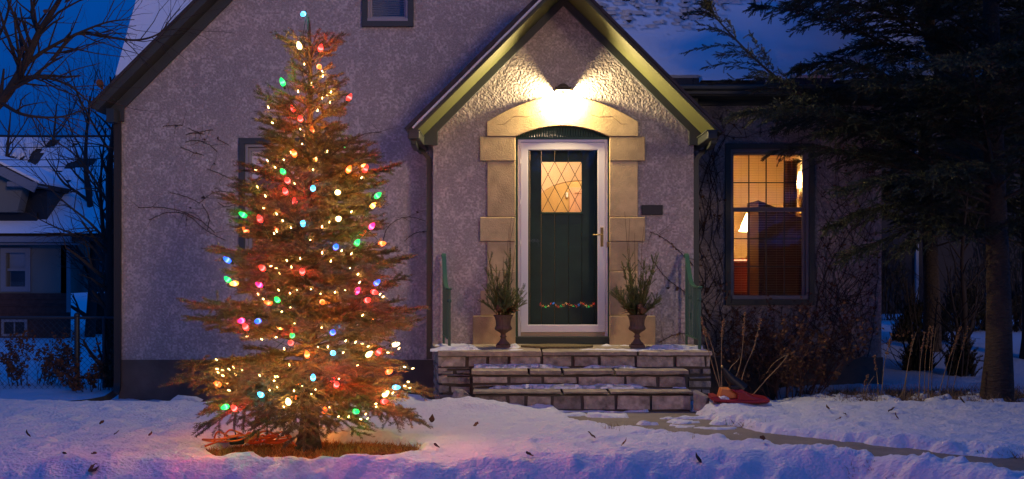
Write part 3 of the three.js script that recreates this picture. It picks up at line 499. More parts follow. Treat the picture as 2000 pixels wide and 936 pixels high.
// ---------------------------------------------------------------- stone steps
const steps = thing('stone_steps', 'grey block stone stoop with three steps and worn slab treads', 'steps');
{
  let sd = 1; const r = rng(301);
  const blk = (x0, x1, y0, y1, d, dep = 0.09, nm = 'stone', mats = stones) => {
    const w = FX(x1, d) - FX(x0, d) - 0.006, h = FY(y0, d) - FY(y1, d) - 0.006; sd++;
    const g = rough(w, h, dep, sd, nm === 'slab' ? 0.005 : 0.009, nm === 'slab' ? 0.008 : 0.011, Math.max(2, Math.round(w / 0.09)), 2, 1);
    const m = part(nm, g, mats[Math.floor(r() * mats.length)], steps); m.position.set((FX(x0, d) + FX(x1, d)) / 2, (FY(y0, d) + FY(y1, d)) / 2, ZD(d) - dep / 2 + (nm === 'slab' ? 0 : (r() - 0.5) * 0.016)); return m;
  };
  const row = (xs, y0, y1, d) => { for (let i = 0; i + 1 < xs.length; i++) blk(xs[i], xs[i + 1], y0, y1, d); };
  const T = FY(687, 9.64);
  row([858, 912, 953, 993, 1058, 1119, 1171, 1243, 1319, 1379, 1391], 695, 718.5, 9.66);
  row([858, 888, 920], 722, 732, 9.66); row([858, 920], 735, 752, 9.66); row([858, 879, 920], 754, 769, 9.66); row([858, 890, 922], 770.5, 793, 9.66); row([858, 920], 718.5, 722, 9.66); row([858, 920], 732, 735, 9.66);
  row([1345, 1371, 1391], 720, 733, 9.66); row([1345, 1391], 734.5, 742, 9.66); row([1345, 1391], 743, 759, 9.66); row([1345, 1371, 1391], 760, 771, 9.66); row([1345, 1391], 772, 800, 9.66);
  row([921, 994, 1060, 1128], 735, 751, 9.38); row([921, 985, 1045, 1128], 751, 758.5, 9.38); row([1128, 1221, 1285, 1343], 734.5, 758, 9.38);
  row([924, 991, 1027, 1079, 1137, 1204, 1272, 1351], 772, 803, 9.1);
  for (const [a, b] of [[919, 1033], [1033, 1099], [1099, 1201], [1201, 1348]]) blk(a, b, 723, 734, 9.36, 0.33, 'slab', slabsM);
  for (const [a, b] of [[921, 1099], [1099, 1191], [1191, 1356]]) blk(a, b, 764, 772, 9.08, 0.33, 'slab', slabsM);
  // the splayed left flank
  const p0 = V3(FX(856, 9.66), 0, ZD(9.66)), p1 = V3(-0.82, 0, 0.02), L = p0.distanceTo(p1), ang = Math.atan2(p1.x - p0.x, p1.z - p0.z), ys = [695, 718, 733, 752, 770, 797];
  for (let k = 0; k < 5; k++) { const cuts = [0, 0.28 + 0.1 * vn(k, 1), 0.62 + 0.1 * vn(k, 5), 1]; for (let i = 0; i < 3; i++) { const l = (cuts[i + 1] - cuts[i]) * L - 0.008, y1 = FY(ys[k], 9.66), y0 = FY(ys[k + 1], 9.66); const g = rough(0.1, y1 - y0 - 0.009, l, ++sd, 0.008, 0.01, 1, 2, 2); const m = part('stone', g, stones[(k + i) % 5], steps), c = p0.clone().lerp(p1, (cuts[i] + cuts[i + 1]) / 2); m.position.set(c.x + 0.045, (y0 + y1) / 2, c.z); m.rotation.y = ang; } }
  // platform slabs
  const zf = ZD(9.64), zb = 0.006, xa = FX(856, 9.64), cut = [null, FX(1058, 9.64), FX(1247, 9.64), FX(1394, 9.64)];
  const s0 = new THREE.ExtrudeGeometry(shape([[xa, -zf], [cut[1] - 0.003, -zf], [cut[1] - 0.003, -zb], [-0.835, -zb]]), { depth: 0.036, bevelEnabled: true, bevelSize: 0.006, bevelThickness: 0.006, bevelOffset: -0.006, bevelSegments: 2 }).rotateX(-Math.PI / 2).translate(0, T - 0.04, 0);
  part('slab', uvm(s0), slabsM[0], steps);
  for (let i = 1; i < 3; i++) { const w = cut[i + 1] - cut[i] - 0.006, m = part('slab', rough(w, 0.042, zf - zb, 60 + i, 0.004, 0.007, 8, 1, 6), slabsM[i], steps); m.position.set((cut[i] + cut[i + 1]) / 2, T - 0.021, (zf + zb) / 2); }
  // mortar core
  const mort = std({ color: C(0.09, 0.08, 0.07), roughness: 1 });
  part('mortar', [uvm(new THREE.ExtrudeGeometry(shape([[-0.665, -0.955], [FX(1391, 9.66) - 0.015, -0.955], [FX(1391, 9.66) - 0.015, -0.01], [-0.79, -0.01]]), { depth: T + 0.26, bevelEnabled: false }).rotateX(-Math.PI / 2).translate(0, -0.3, 0)), box(FX(923, 9.38), FX(1341, 9.38), -0.3, FY(733, 9.38) - 0.005, 0.9, ZD(9.38) - 0.03), box(FX(927, 9.1), FX(1349, 9.1), -0.3, FY(771, 9.1) - 0.005, 1.2, ZD(9.1) - 0.03)], mort, steps);
  const m = thing('boulder', 'pointed grey rock leaning on the left flank of the steps', 'rock', at(896, 784, 9.3).toArray(), 0.4);
  part('rock', rockGeo([[-0.1, -0.08], [0.1, -0.08], [0.085, 0.06], [0.02, 0.115], [-0.03, 0.1]], 0.12, 5), stones[1], m);
  const m2 = thing('boulder', 'flat stone slab propped against the right end of the bottom step', 'rock', at(1368, 782, 9.0).toArray(), -0.5);
  part('rock', rockGeo([[-0.06, -0.09], [0.07, -0.09], [0.075, 0.03], [0.05, 0.05], [-0.055, 0.085]], 0.1, 9), slabsM[2], m2);
  const m3 = thing('boulder', 'low flat stone capped with snow by the foundation left of the tree', 'rock', [FX(362, 10.6), groundY(FX(362, 10.6), ZD(10.6)) + 0.02, ZD(10.6)], 0.1);
  part('rock', rockGeo([[-0.16, -0.05], [0.16, -0.05], [0.15, 0.03], [-0.15, 0.035]], 0.2, 13), stones[3], m3);
  tag(part('snow_cap', rockGeo([[-0.15, 0], [0.17, 0], [0.1, 0.035], [-0.1, 0.04]], 0.2, 15).translate(0, 0.035, 0), M.snow, m3), null);
}
function rockGeo(pts, dep, seed) {
  const g = new THREE.ExtrudeGeometry(shape(pts), { depth: dep - 0.04, bevelEnabled: true, bevelSize: 0.02, bevelThickness: 0.02, bevelOffset: -0.02, bevelSegments: 2 }).translate(0, 0, -dep / 2 + 0.02), p = g.attributes.position;
  for (let i = 0; i < p.count; i++) { const x = p.getX(i), y = p.getY(i), z = p.getZ(i); p.setXYZ(i, x + 0.02 * (vn(x * 20 + seed, y * 20 + z * 13, 1) - 0.5), y + 0.02 * (vn(x * 20 + seed, z * 20 + y * 9, 2) - 0.5), z + 0.03 * (vn(x * 18 + seed, y * 18, 3) - 0.5)); }
  return uvm(toCreasedNormals(g, 0.8));
}
// snow lying on the stoop and treads
function snowSheet(label, x0, x1, z0, z1, y, thr, sx, sz, seed, hmax, bias) {
  const nx = Math.round((x1 - x0) / 0.012), nz = Math.max(4, Math.round((z1 - z0) / 0.012)), P = [], I = [], K = [];
  for (let j = 0; j <= nz; j++) for (let i = 0; i <= nx; i++) {
    const x = lerp(x0, x1, i / nx), z = lerp(z0, z1, j / nz); let c = fbm(x * sx, z * sz, seed, 4) - thr + (bias ? bias(x, z) : 0);
    const h = sstep(0, 0.22, c); P.push(x, y + hmax * h * (0.75 + 0.5 * fbm(x * 22, z * 22, seed + 3, 2)) - 0.006 + (c > 0 ? 0.007 : 0), z); K.push(c);
  }
  for (let j = 0; j < nz; j++) for (let i = 0; i < nx; i++) { const a = j * (nx + 1) + i, b = a + 1, c = a + nx + 1, d = c + 1; if (Math.max(K[a], K[b], K[c], K[d]) > 0) I.push(a, c, b, b, c, d); }
  const g = new THREE.BufferGeometry(); g.setAttribute('position', new THREE.Float32BufferAttribute(P, 3)); g.setIndex(I); g.computeVertexNormals(); uvm(g);
  tag(part('snow_patch', g, M.snow), label, null, null, 'stuff');
}
const TOP = FY(687, 9.64), T2 = FY(723, 9.36), T3 = FY(764, 9.08);
{
  const bump = (x, z, cx, cz, a, b, k) => k * Math.exp(-(((x - cx) / a) ** 2 + ((z - cz) / b) ** 2));
  snowSheet('patchy snow lying on the stoop slabs around the urns and mat', -0.78, 1.86, 0.05, 0.985, TOP, 0.7, 2.6, 5, 501, 0.032, (x, z) => bump(x, z, -0.55, 0.6, 0.2, 0.28, 0.5) + bump(x, z, 0.03, 0.5, 0.1, 0.2, 0.55) + bump(x, z, 0.55, 0.8, 0.5, 0.1, 0.32) + bump(x, z, 1.55, 0.6, 0.3, 0.12, 0.35) + bump(x, z, 0.95, 0.3, 0.1, 0.1, 0.4) - bump(x, z, 0.46, 0.5, 0.38, 0.16, 0.6) - bump(x, z, -0.3, 0.7, 0.2, 0.2, 0.15));
  snowSheet('thin snow along the back of the middle tread', FX(925, 9.5), FX(1340, 9.5), 0.985, 1.27, T2, 0.56, 3.2, 6, 521, 0.026, (x, z) => bump(x, z, -0.1, 1.0, 0.4, 0.1, 0.2) + bump(x, z, 0.9, 1.02, 0.35, 0.12, 0.3) - sstep(1.04, 1.12, z) * 1.2 - sstep(1.1, 1.3, x) * 0.5);
  snowSheet('thin snow along the back of the bottom tread', FX(925, 9.2), FX(1345, 9.2), 1.275, 1.55, T3, 0.56, 3.0, 6, 541, 0.028, (x, z) => bump(x, z, 0.0, 1.3, 0.3, 0.1, 0.15) + bump(x, z, 0.85, 1.31, 0.6, 0.12, 0.3) - sstep(1.33, 1.41, z) * 1.2 - sstep(-0.1, -0.35, x) * 0.3);
}
{
  const m = thing('door_mat', 'coarse brown door mat half covered by snow at the threshold', 'mat', [FX(1088, 10.2), TOP + 0.002, ZD(10.2)]), r = rng(61);
  part('mat_base', new THREE.ExtrudeGeometry(new THREE.Shape().absellipse(0, 0, 0.36, 0.2, 0, Math.PI * 2), { depth: 0.018, bevelEnabled: false, curveSegments: 30 }).rotateX(-Math.PI / 2), std({ map: mottled([0.16, 0.13, 0.06], 0.6, 30, 0.3, 205), bumpMap: grey(60, 0.3, 206), bumpScale: 0.01, roughness: 1 }), m);
}
// ---------------------------------------------------------------- railings
function railing(label, back, front, knobY, topY) {
  const t = thing('railing', label, 'railing', [0, 0, 0]); const side = V3(1, 0, 0.001);
  const L = (k) => back.clone().lerp(front, k), bar = [];
  bar.push(L(-0.03).setY(knobY - 0.015), L(-0.05).setY(knobY + 0.005), L(-0.02).setY(knobY + 0.02), L(0.03).setY(knobY + 0.005));
  for (const [k, h] of [[0.08, 0.86], [0.16, 0.62], [0.26, 0.36], [0.38, 0.15], [0.52, 0.04], [0.7, 0], [0.88, 0], [1.02, 0.01], [1.05, -0.02]]) bar.push(L(k).setY(lerp(topY, knobY, h)));
  part('handrail', sweepRect(new THREE.CatmullRomCurve3(bar).getPoints(70), 0.042, 0.012, side), M.rail, t);
  part('post', [rbox(front.x - 0.014, front.x + 0.014, TOP, topY - 0.005, front.z - 0.014, front.z + 0.014, 0.003), new THREE.SphereGeometry(0.022, 12, 8).translate(front.x, topY - 0.12, front.z)].map((g) => uvm(g)), M.rail, t);
  part('post', rbox(back.x - 0.012, back.x + 0.012, TOP, knobY - 0.02, back.z - 0.012, back.z + 0.012, 0.003), M.rail, t);
  part('bottom_rail', sweepRect([L(0).setY(TOP + 0.1), L(1).setY(TOP + 0.1)], 0.03, 0.012, side), M.rail, t);
  for (let i = 1; i < 7; i++) { const k = i / 7, p = L(k), h = k < 0.08 ? 1 : [0.5, 0.25, 0.1, 0.03, 0, 0][i - 1]; part('baluster', rbox(p.x - 0.007, p.x + 0.007, TOP + 0.1, lerp(topY, knobY, h) - 0.004, p.z - 0.007, p.z + 0.007, 0.002), M.rail, t); }
  for (const k of [0.3, 0.5]) part('scroll', tube(Array.from({ length: 26 }, (_, i) => { const a = i / 25 * 9, q = 0.045 * (1 - i / 32), c = L(k); return V3(c.x + 0.012, TOP + 0.35 + (k - 0.4) * 0.5 + q * Math.sin(a), c.z + q * Math.cos(a)); }), 0.004, 40, 5), M.rail, t);
}
railing('green wrought iron railing on the left side of the stoop', at(866.5, 600, 10.55).setY(0), at(877.5, 600, 9.95).setY(0), FY(500, 10.55), FY(564, 9.95));
railing('green wrought iron railing on the right side of the stoop', at(1341, 600, 10.55).setY(0), at(1366.5, 600, 9.85).setY(0), FY(500, 10.55), FY(561, 9.85));

// ---------------------------------------------------------------- needle sprigs and foliage
function sprig(len, n, nl, w, seed, curl, flat) {
  const r = rng(seed), P = [], Nn = [], I = [];
  for (let i = 0; i < n; i++) {
    const s = (i + r() * 0.8) / n * len, a = i * 2.4 + r(), f = 0.55 + 0.35 * r() + (i > n * 0.9 ? 0.5 : 0);
    const rx = Math.cos(a), ry = Math.sin(a) * flat + 0.15; const dir = V3(rx * (1 - f * 0.45), ry * (1 - f * 0.45), f).normalize(), L = nl * (0.75 + 0.4 * r());
    const sd = V3(r() - 0.5, r() - 0.5, r() - 0.5).cross(dir).normalize(), nm = sd.clone().cross(dir), b = P.length / 3, p = V3(0, -curl * s * s, s), tip = p.clone().addScaledVector(dir, L), mid = p.clone().addScaledVector(dir, L * 0.45);
    P.push(p.x, p.y, p.z, mid.x + sd.x * w, mid.y + sd.y * w, mid.z + sd.z * w, tip.x, tip.y, tip.z, mid.x - sd.x * w, mid.y - sd.y * w, mid.z - sd.z * w); for (let k = 0; k < 4; k++) Nn.push(nm.x, nm.y, nm.z); I.push(b, b + 1, b + 2, b, b + 2, b + 3);
  }
  const g = new THREE.BufferGeometry(); g.setAttribute('position', new THREE.Float32BufferAttribute(P, 3)); g.setAttribute('normal', new THREE.Float32BufferAttribute(Nn, 3)); g.setIndex(I); return g;
}
class Sprigs { constructor() { this.m = []; this.c = []; } add(p, dir, s, rollR, col) { const q = new THREE.Quaternion().setFromUnitVectors(V3(0, 0, 1), dir.clone().normalize()); q.multiply(new THREE.Quaternion().setFromAxisAngle(V3(0, 0, 1), rollR)); this.m.push(new THREE.Matrix4().compose(p, q, V3(s, s, s))); this.c.push(col); }
  build(name, geo, mat, parent) { const im = new THREE.InstancedMesh(geo, mat, this.m.length); this.m.forEach((m, i) => { im.setMatrixAt(i, m); im.setColorAt(i, this.c[i]); }); im.name = name; parent.add(im); im.userData.kind = 'stuff'; return im; } }
const needle = std({ color: 0xffffff, roughness: 0.55, side: THREE.DoubleSide });
const gSprig = sprig(0.075, 56, 0.023, 0.0015, 3, 1.2, 0.8), gSpray = sprig(0.075, 56, 0.016, 0.0021, 5, 2.5, 0.6);
// ---------------------------------------------------------------- the lit spruce
const TD = 7.16, TX = FX(603, TD), TZ = ZD(TD), ty = (py) => FY(py, TD), tw = TD / 2000;
const LB = [[30, 4], [62, 8], [85, 52], [130, 34], [165, 72], [200, 103], [240, 105], [265, 130], [300, 92], [340, 122], [370, 118], [412, 172], [440, 165], [490, 185], [510, 188], [560, 178], [592, 225], [640, 212], [680, 245], [720, 248], [760, 220], [800, 185], [835, 120]];
const RB = [[30, 4], [62, 8], [85, 55], [130, 44], [165, 70], [180, 103], [200, 92], [240, 82], [270, 96], [310, 160], [340, 165], [370, 188], [410, 188], [440, 172], [480, 200], [510, 200], [560, 218], [590, 214], [640, 224], [690, 234], [720, 240], [760, 230], [800, 155], [835, 80]];
const prof = (L, py) => { if (py <= L[0][0]) return L[0][1]; for (let i = 0; i + 1 < L.length; i++) if (py <= L[i + 1][0]) return lerp(L[i][1], L[i + 1][1], (py - L[i][0]) / (L[i + 1][0] - L[i][0])); return L[L.length - 1][1]; };
const treeR = (h, phi) => { const py = 530 - (h - 1.2) / tw, k = (1 + Math.cos(phi)) / 2; return tw * lerp(prof(LB, py), prof(RB, py), k); };
const BULBS = [   // px, py, kind, how far out (1 = at the surface)
  [593, 28.7, 'C', 1], [584.6, 90.5, 'W', 1], [625.7, 95, 'R', 1], [552, 162, 'G', 1], [623, 130, 'O', .9], [574.6, 301, 'O', .9], [552.8, 336.5, 'G', .95], [561.8, 353.5, 'R', .8], [557.5, 375, 'R', .7], [611, 368.5, 'C', .6], [586.8, 232.8, 'R', .6], [475.8, 420.6, 'G', 1],
  [680.5, 332.2, 'O', .9], [712.7, 331.4, 'R', 1], [659.3, 376, 'W', 1], [736.5, 382.9, 'G', .9], [727.3, 402.7, 'Y', 1], [660.6, 427.7, 'W', 1], [725.3, 443, 'M', 1], [508, 428.7, 'R', 1], [481.2, 452, 'O', 1], [591.4, 437, 'C', 1], [444.9, 508.8, 'B', .9], [512.9, 524.5, 'R', 1], [590.3, 531.3, 'R', .95], [446, 548, 'G', 1], [458.8, 553.7, 'Y', 1], [507, 557, 'M', 1], [541.8, 586.2, 'G', .95],
  [655.6, 483, 'B', .95], [696.5, 475.5, 'G', .95], [744.7, 476.2, 'O', .9], [629.2, 590.2, 'O', 1], [697, 569.5, 'M', .9], [730, 570.6, 'R', 1], [735, 553, 'B', .9], [716.7, 587, 'R', .7], [471.8, 626.6, 'M', .95], [504, 627.4, 'B', 1], [480, 640, 'R', .95], [570.4, 655.4, 'G', .9], [567.7, 670, 'R', .95], [426, 750.8, 'O', .95], [458.2, 799, 'R', 1], [563, 785.8, 'W', 1], [509.7, 771.6, 'C', .8], [440.8, 795, 'G', .7],
  [649.7, 649.7, 'B', .85], [650, 689.7, 'C', .7], [719.7, 693, 'W', 1], [738.7, 689, 'R', 1], [611.3, 738.5, 'C', 1], [656.7, 752.6, 'R', 1], [758, 727, 'O', .9], [772.3, 757, 'C', .95], [752, 770.5, 'W', 1], [749, 784.6, 'R', 1], [694.6, 803.8, 'G', 1], [633.6, 802.6, 'O', 1]];
const MINIS = '594,125 629,139 630,149 608,162 582,179 646,180 638,186 629,192 644,200 524,210 620,216 532,240 606,230 586,252 590,281 568,298 522,314 554,312 500,332 611,332 503,366 639,296 518,383 594,265 537,327 515,407 540,418 575,359 686,414 643,434 629,443 706,347 552,431 568,445 540,452 535,456 606,469 560,509 586,505 529,520 539,524 569,522 546,534 544,567 580,567 566,573 504,575 514,584 529,589 567,601 550,609 607,565 629,494 646,510 686,496 683,524 702,552 674,567 654,571 626,574 742,575 748,580 708,616 667,490 699,536 483,657 511,663 539,659 423,703 424,721 426,728 435,723 435,734 447,722 456,718 472,723 460,732 444,749 447,763 537,736 542,736 535,744 541,756 590,754 574,764 526,762 565,713 555,682 554,795 507,734 628,640 675,666 694,669 707,672 719,677 621,678 640,678 670,689 779,681 757,689 698,714 790,717 806,720 797,746 790,754 800,758 767,768 734,789 734,795 714,809 681,814 704,819 718,818 643,796 661,814 608,770 616,761 575,632 662,740 600,700'.split(' ').map((s) => s.split(',').map(Number));
const rb = rng(909);
const place = (px, py, k) => {                                   // onto the front of the crown
  const h = ty(py), x0 = FX(px, TD), R = treeR(h, x0 > TX ? 0 : Math.PI), dx = x0 - TX, z = Math.sqrt(Math.max(0.0004, R * R * 0.92 - dx * dx)) * (k - 0.08 + 0.1 * rb()), d = TD - z;
  return at(px, py, d);
};
const bulbs = BULBS.map(([px, py, c, k]) => ({ p: place(px, py, k * 0.85), c, k, px, py })), minis = MINIS.map(([px, py]) => ({ p: place(px, py, 0.7 + 0.2 * rb()), px, py }));
bulbs[0].p.set(FX(594, TD), ty(29), TZ + 0.03);
for (let i = 0; i < 14; i++) { const a = -0.25 - rb() * 2.6, h = 0.35 + i * 0.16, R = treeR(h, a) * (0.55 + 0.3 * rb()); bulbs.push({ p: V3(TX + R * Math.cos(a), h, TZ + R * Math.sin(a)), c: 'ORWYGOR'[i % 7], back: 1 }); }      // the strings run on round the back
for (let i = 0; i < 14; i++) { const a = rb() * 6.28, h = 0.3 + i * 0.17, R = treeR(h, a) * (0.25 + 0.25 * rb()); bulbs.push({ p: V3(TX + R * Math.cos(a), h, TZ + R * Math.sin(a)), c: 'OROYORO'[i % 7], back: 1, inner: 1 }); }
const tree = thing('spruce_tree', 'young spruce on the lawn hung with coloured lights', 'tree', [TX, 0, TZ]);
{
  const r = rng(4242), wood = new Tubes(), sp = new Sprigs(), twigs = new Tubes(), Ht = ty(42);
  const trunk = []; for (let i = 0; i <= 26; i++) { const h = -0.06 + (Ht + 0.06) * i / 26; trunk.push(V3(0.012 * Math.sin(h * 3.1), h, 0.01 * Math.cos(h * 2.3))); }
  part('trunk', new Tubes().add(trunk, trunk.map((p, i) => (0.06 * (1 - i / 27) + 0.007) * (1 + 0.6 * Math.exp(-i * 1.2))), 10).geo(), M.bark, tree);
  const colr = (tip) => { const q = 0.75 + 0.5 * r(), dry = r() < 0.22 + 0.2 * tip ? 0.6 * r() : 0.12 * r(); return C(lerp(0.105, 0.18, dry) * q, lerp(0.092, 0.07, dry) * q, lerp(0.03, 0.02, dry) * q); };
  const line = (pts, t) => { const f = t * (pts.length - 1), i = Math.min(pts.length - 2, Math.floor(f)); return pts[i].clone().lerp(pts[i + 1], f - i); };
  const clothe = (pts, len, sc, from = 0) => { const n = Math.max(1, Math.round(len * (1 - from) / 0.046)); for (let i = 0; i < n; i++) { const t = from + (1 - from) * i / n, p = line(pts, t), q = line(pts, Math.min(1, t + 0.08)), d = q.sub(p); if (d.lengthSq() < 1e-9) continue; const mid = p.clone().addScaledVector(d.clone().normalize(), 0.04); sp.add(p, d, sc * (0.85 + 0.35 * r()), r() * 0.8 - 0.4 + (r() < 0.5 ? Math.PI : 0), colr(t)); } };
  const limb = (h, phi, len, rise, curve) => {
    const dir = V3(Math.cos(phi), 0, Math.sin(phi)), side = V3(-dir.z, 0, dir.x), pts = [], wob = (r() - 0.5) * 0.12;
    for (let i = 0; i <= 8; i++) { const t = i / 8; pts.push(V3(0, h, 0).addScaledVector(dir, len * t + 0.01).addScaledVector(side, wob * len * t * t).add(V3(0, rise * t + curve * t * t + (r() - 0.5) * 0.008, 0))); }
    const rad = 0.004 + 0.009 * Math.min(1, len);
    wood.add(pts, pts.map((_, i) => rad * (1 - i / 9)), 5);
    clothe(pts, len, 1, Math.min(0.6, 0.12 + 0.1 / len));
    const n = Math.round(len / 0.042);
    for (let i = 1; i < n; i++) {
      const t = 0.14 + 0.84 * i / n, p = line(pts, t), q = line(pts, Math.min(1, t + 0.05)).sub(p).normalize(); if (r() < 0.08) continue;
      const sgn = i % 2 ? 1 : -1, ls = Math.min(0.34, (1 - t) * len * 0.62 + 0.045) * (0.65 + 0.55 * r());
      const d2 = q.clone().multiplyScalar(0.72).addScaledVector(side, sgn * (0.62 + 0.2 * r())).add(V3(0, (r() - 0.42) * 0.5, 0)).normalize();
      const p2 = [p]; for (let k = 1; k <= 4; k++) p2.push(p.clone().addScaledVector(d2, ls * k / 4).add(V3(0, -0.1 * ls * (k / 4) ** 2, 0)));
      twigs.add(p2, 0.0018, 3); clothe(p2, ls, 0.95);
      if (ls > 0.11) { const m = Math.round(ls / 0.05); for (let k = 1; k < m; k++) { const t3 = k / m, a = line(p2, t3), l3 = Math.min(0.13, ls * (1 - t3) * 0.6 + 0.03), d3 = d2.clone().multiplyScalar(0.75).addScaledVector(side.clone().multiplyScalar(sgn).cross(V3(0, 1, 0)).normalize(), (k % 2 ? 1 : -1) * 0.6).add(V3(0, (r() - 0.4) * 0.5, 0)).normalize(); const p3 = [a, a.clone().addScaledVector(d3, l3 * 0.5), a.clone().addScaledVector(d3, l3).add(V3(0, -0.01, 0))]; clothe(p3, l3, 0.85); } }
    }
  };
  let ph = 0.4;
  const whorls = [0.36, 0.47, 0.58, 0.69, 0.81, 0.94, 1.07, 1.2, 1.34, 1.47, 1.6, 1.73, 1.86, 1.98, 2.1, 2.22, 2.34, 2.45, 2.56, 2.66];
  whorls.forEach((h, w) => {
    const n = h < 1.6 ? 8 : h < 2.3 ? 7 : 5;
    for (let k = 0; k < n + 4; k++) {
      const inter = k >= n, phi = inter ? r() * 6.283 : ph + k / n * 6.283 + (r() - 0.5) * 0.5, hh = h + (inter ? 0.02 + 0.09 * r() : (r() - 0.5) * 0.05);
      const up = h > 2.2 ? 0.66 : h > 1.2 ? 0.48 : h > 0.6 ? 0.3 : -0.02; let len = treeR(Math.min(Ht, hh + up * 0.2), phi) * (inter ? 0.36 + 0.3 * r() : 0.74 + 0.38 * r());
      if (len < 0.05) continue;
      limb(hh, phi, len, len * (up + 0.12 * (r() - 0.5)), h > 1.2 ? -0.08 * len : h > 0.5 ? -0.05 * len : -0.16 * len + (r() < 0.4 ? -0.1 : 0));
    }
    ph += 1.1;
  });
  for (let i = 0; i < 7; i++) limb(ty(104), i * 0.897 + 0.2, 0.19 + 0.05 * r(), 0.1, 0.02);   // the top whorl
  for (let i = 0; i < 4; i++) limb(0.27, i * 1.6 + 2.2, 0.4 + 0.25 * r(), -0.05, -0.12);
  for (let i = 0; i < 16; i++) { const h = lerp(ty(95), Ht, i / 16); sp.add(V3((r() - .5) * .01, h, 0), V3((r() - .5) * 0.4, 1, (r() - .5) * 0.4), 0.7, r() * 6, colr(0)); }
  // the lights hang on the twigs nearest the viewer; the sprigs right before a bulb are bent away
  const cells = new Map(); sp.m.forEach((m, i) => { const e = m.elements, x = e[12] + TX, y = e[13], z = e[14] + TZ, d = 10.65 - z, px = 1000 + 2000 * x / d, py = 530 - 2000 * (y - 1.2) / d, k = Math.floor(px / 8) + ',' + Math.floor(py / 8); if (!cells.has(k)) cells.set(k, []); cells.get(k).push([px, py, d]); });
  for (const b of [...bulbs.slice(1), ...minis]) { if (b.back) continue; let best = 1e9; for (let i = -1; i < 2; i++) for (let j = -1; j < 2; j++) for (const [px, py, d] of cells.get((Math.floor(b.px / 8) + i) + ',' + (Math.floor(b.py / 8) + j)) ?? []) if (Math.hypot(px - b.px, py - b.py) < (b.c ? 9 : 7) && d < best) best = d; if (best < 1e8) b.p.copy(at(b.px, b.py, best - (b.c ? 0.012 : 0.006))); }
  const clears = [...bulbs.filter((b) => !b.back), ...minis].map((b) => { const o = b.p.clone().sub(V3(TX, 0, TZ)); return { o, out: EYE.clone().sub(b.p).normalize(), r: b.c ? 0.017 : 0.011, L: 0.16 }; });
  const keepM = [], keepC = [], grid = new Map(), key = (x, y, z) => Math.floor(x / 0.32) + ',' + Math.floor(y / 0.32) + ',' + Math.floor(z / 0.32);
  for (const c of clears) for (let i = -1; i < 2; i++) for (let j = -1; j < 2; j++) for (let k = -1; k < 2; k++) { const q = key(c.o.x + i * .32, c.o.y + j * .32, c.o.z + k * .32); if (!grid.has(q)) grid.set(q, []); grid.get(q).push(c); }
  const v = V3(); sp.m.forEach((m, i) => { const hit = [0.0, 0.04].some((s) => { v.set(0, 0, s).applyMatrix4(m); for (const c of grid.get(key(v.x, v.y, v.z)) ?? []) { const w = v.clone().sub(c.o), t = clamp(w.dot(c.out), 0, c.L); if (t > 0.002 && w.addScaledVector(c.out, -t).length() < c.r) return true; } return false; }); if (!hit) { keepM.push(m); keepC.push(sp.c[i]); } });
  console.log('cleared', sp.m.length - keepM.length); sp.m = keepM; sp.c = keepC;
  tag(part('branches', wood.geo(), M.bark, tree), null, null, null, 'stuff'); tag(part('twigs', twigs.geo(), M.bark, tree), null, null, null, 'stuff');
  sp.build('crown', gSprig, needle, tree); console.log('sprigs', sp.m.length);
}
// ---- light strings
const COL = { R: [1, 0.045, 0.02], O: [1, 0.27, 0.035], Y: [1, 0.46, 0.08], W: [1, 0.55, 0.16], G: [0.03, 1, 0.16], B: [0.05, 0.28, 1], C: [0.06, 0.66, 1], M: [1, 0.05, 0.28] };
const EMI = { R: [4.5, 0.14, 0.1], O: [5, 0.7, 0.08], Y: [7, 2.8, 0.45], W: [9, 6, 2.4], G: [0.03, 3.4, 0.45], B: [0.06, 0.42, 4.5], C: [0.3, 2.4, 4.5], M: [4.5, 0.1, 0.8] }, PW = { R: 1.9, O: 1.7, Y: 1.3, W: 1.15, G: 0.7, B: 0.8, C: 0.55, M: 1.2 };
function hotTex(e) {                                             // a coloured glass bulb glows whitest round its filament
  const m = Math.max(...e), d = new Uint8Array(4 * 32 * 4); const s = (x) => 255 * (x <= 0.0031308 ? 12.92 * x : 1.055 * Math.pow(x, 1 / 2.4) - 0.055);
  for (let j = 0; j < 32; j++) for (let i = 0; i < 4; i++) { const k = Math.exp(-(((j + 0.5) / 32 - 0.45) ** 2) / 0.009), q = (j * 4 + i) * 4; for (let c = 0; c < 3; c++) d[q + c] = s(clamp(lerp(e[c] / m * 0.6, lerp(e[c] / m, 1, 0.1), k))); d[q + 3] = 255; }
  const t = new THREE.DataTexture(d, 4, 32); t.magFilter = t.minFilter = THREE.LinearFilter; t.colorSpace = THREE.SRGBColorSpace; t.needsUpdate = true; return t;
}
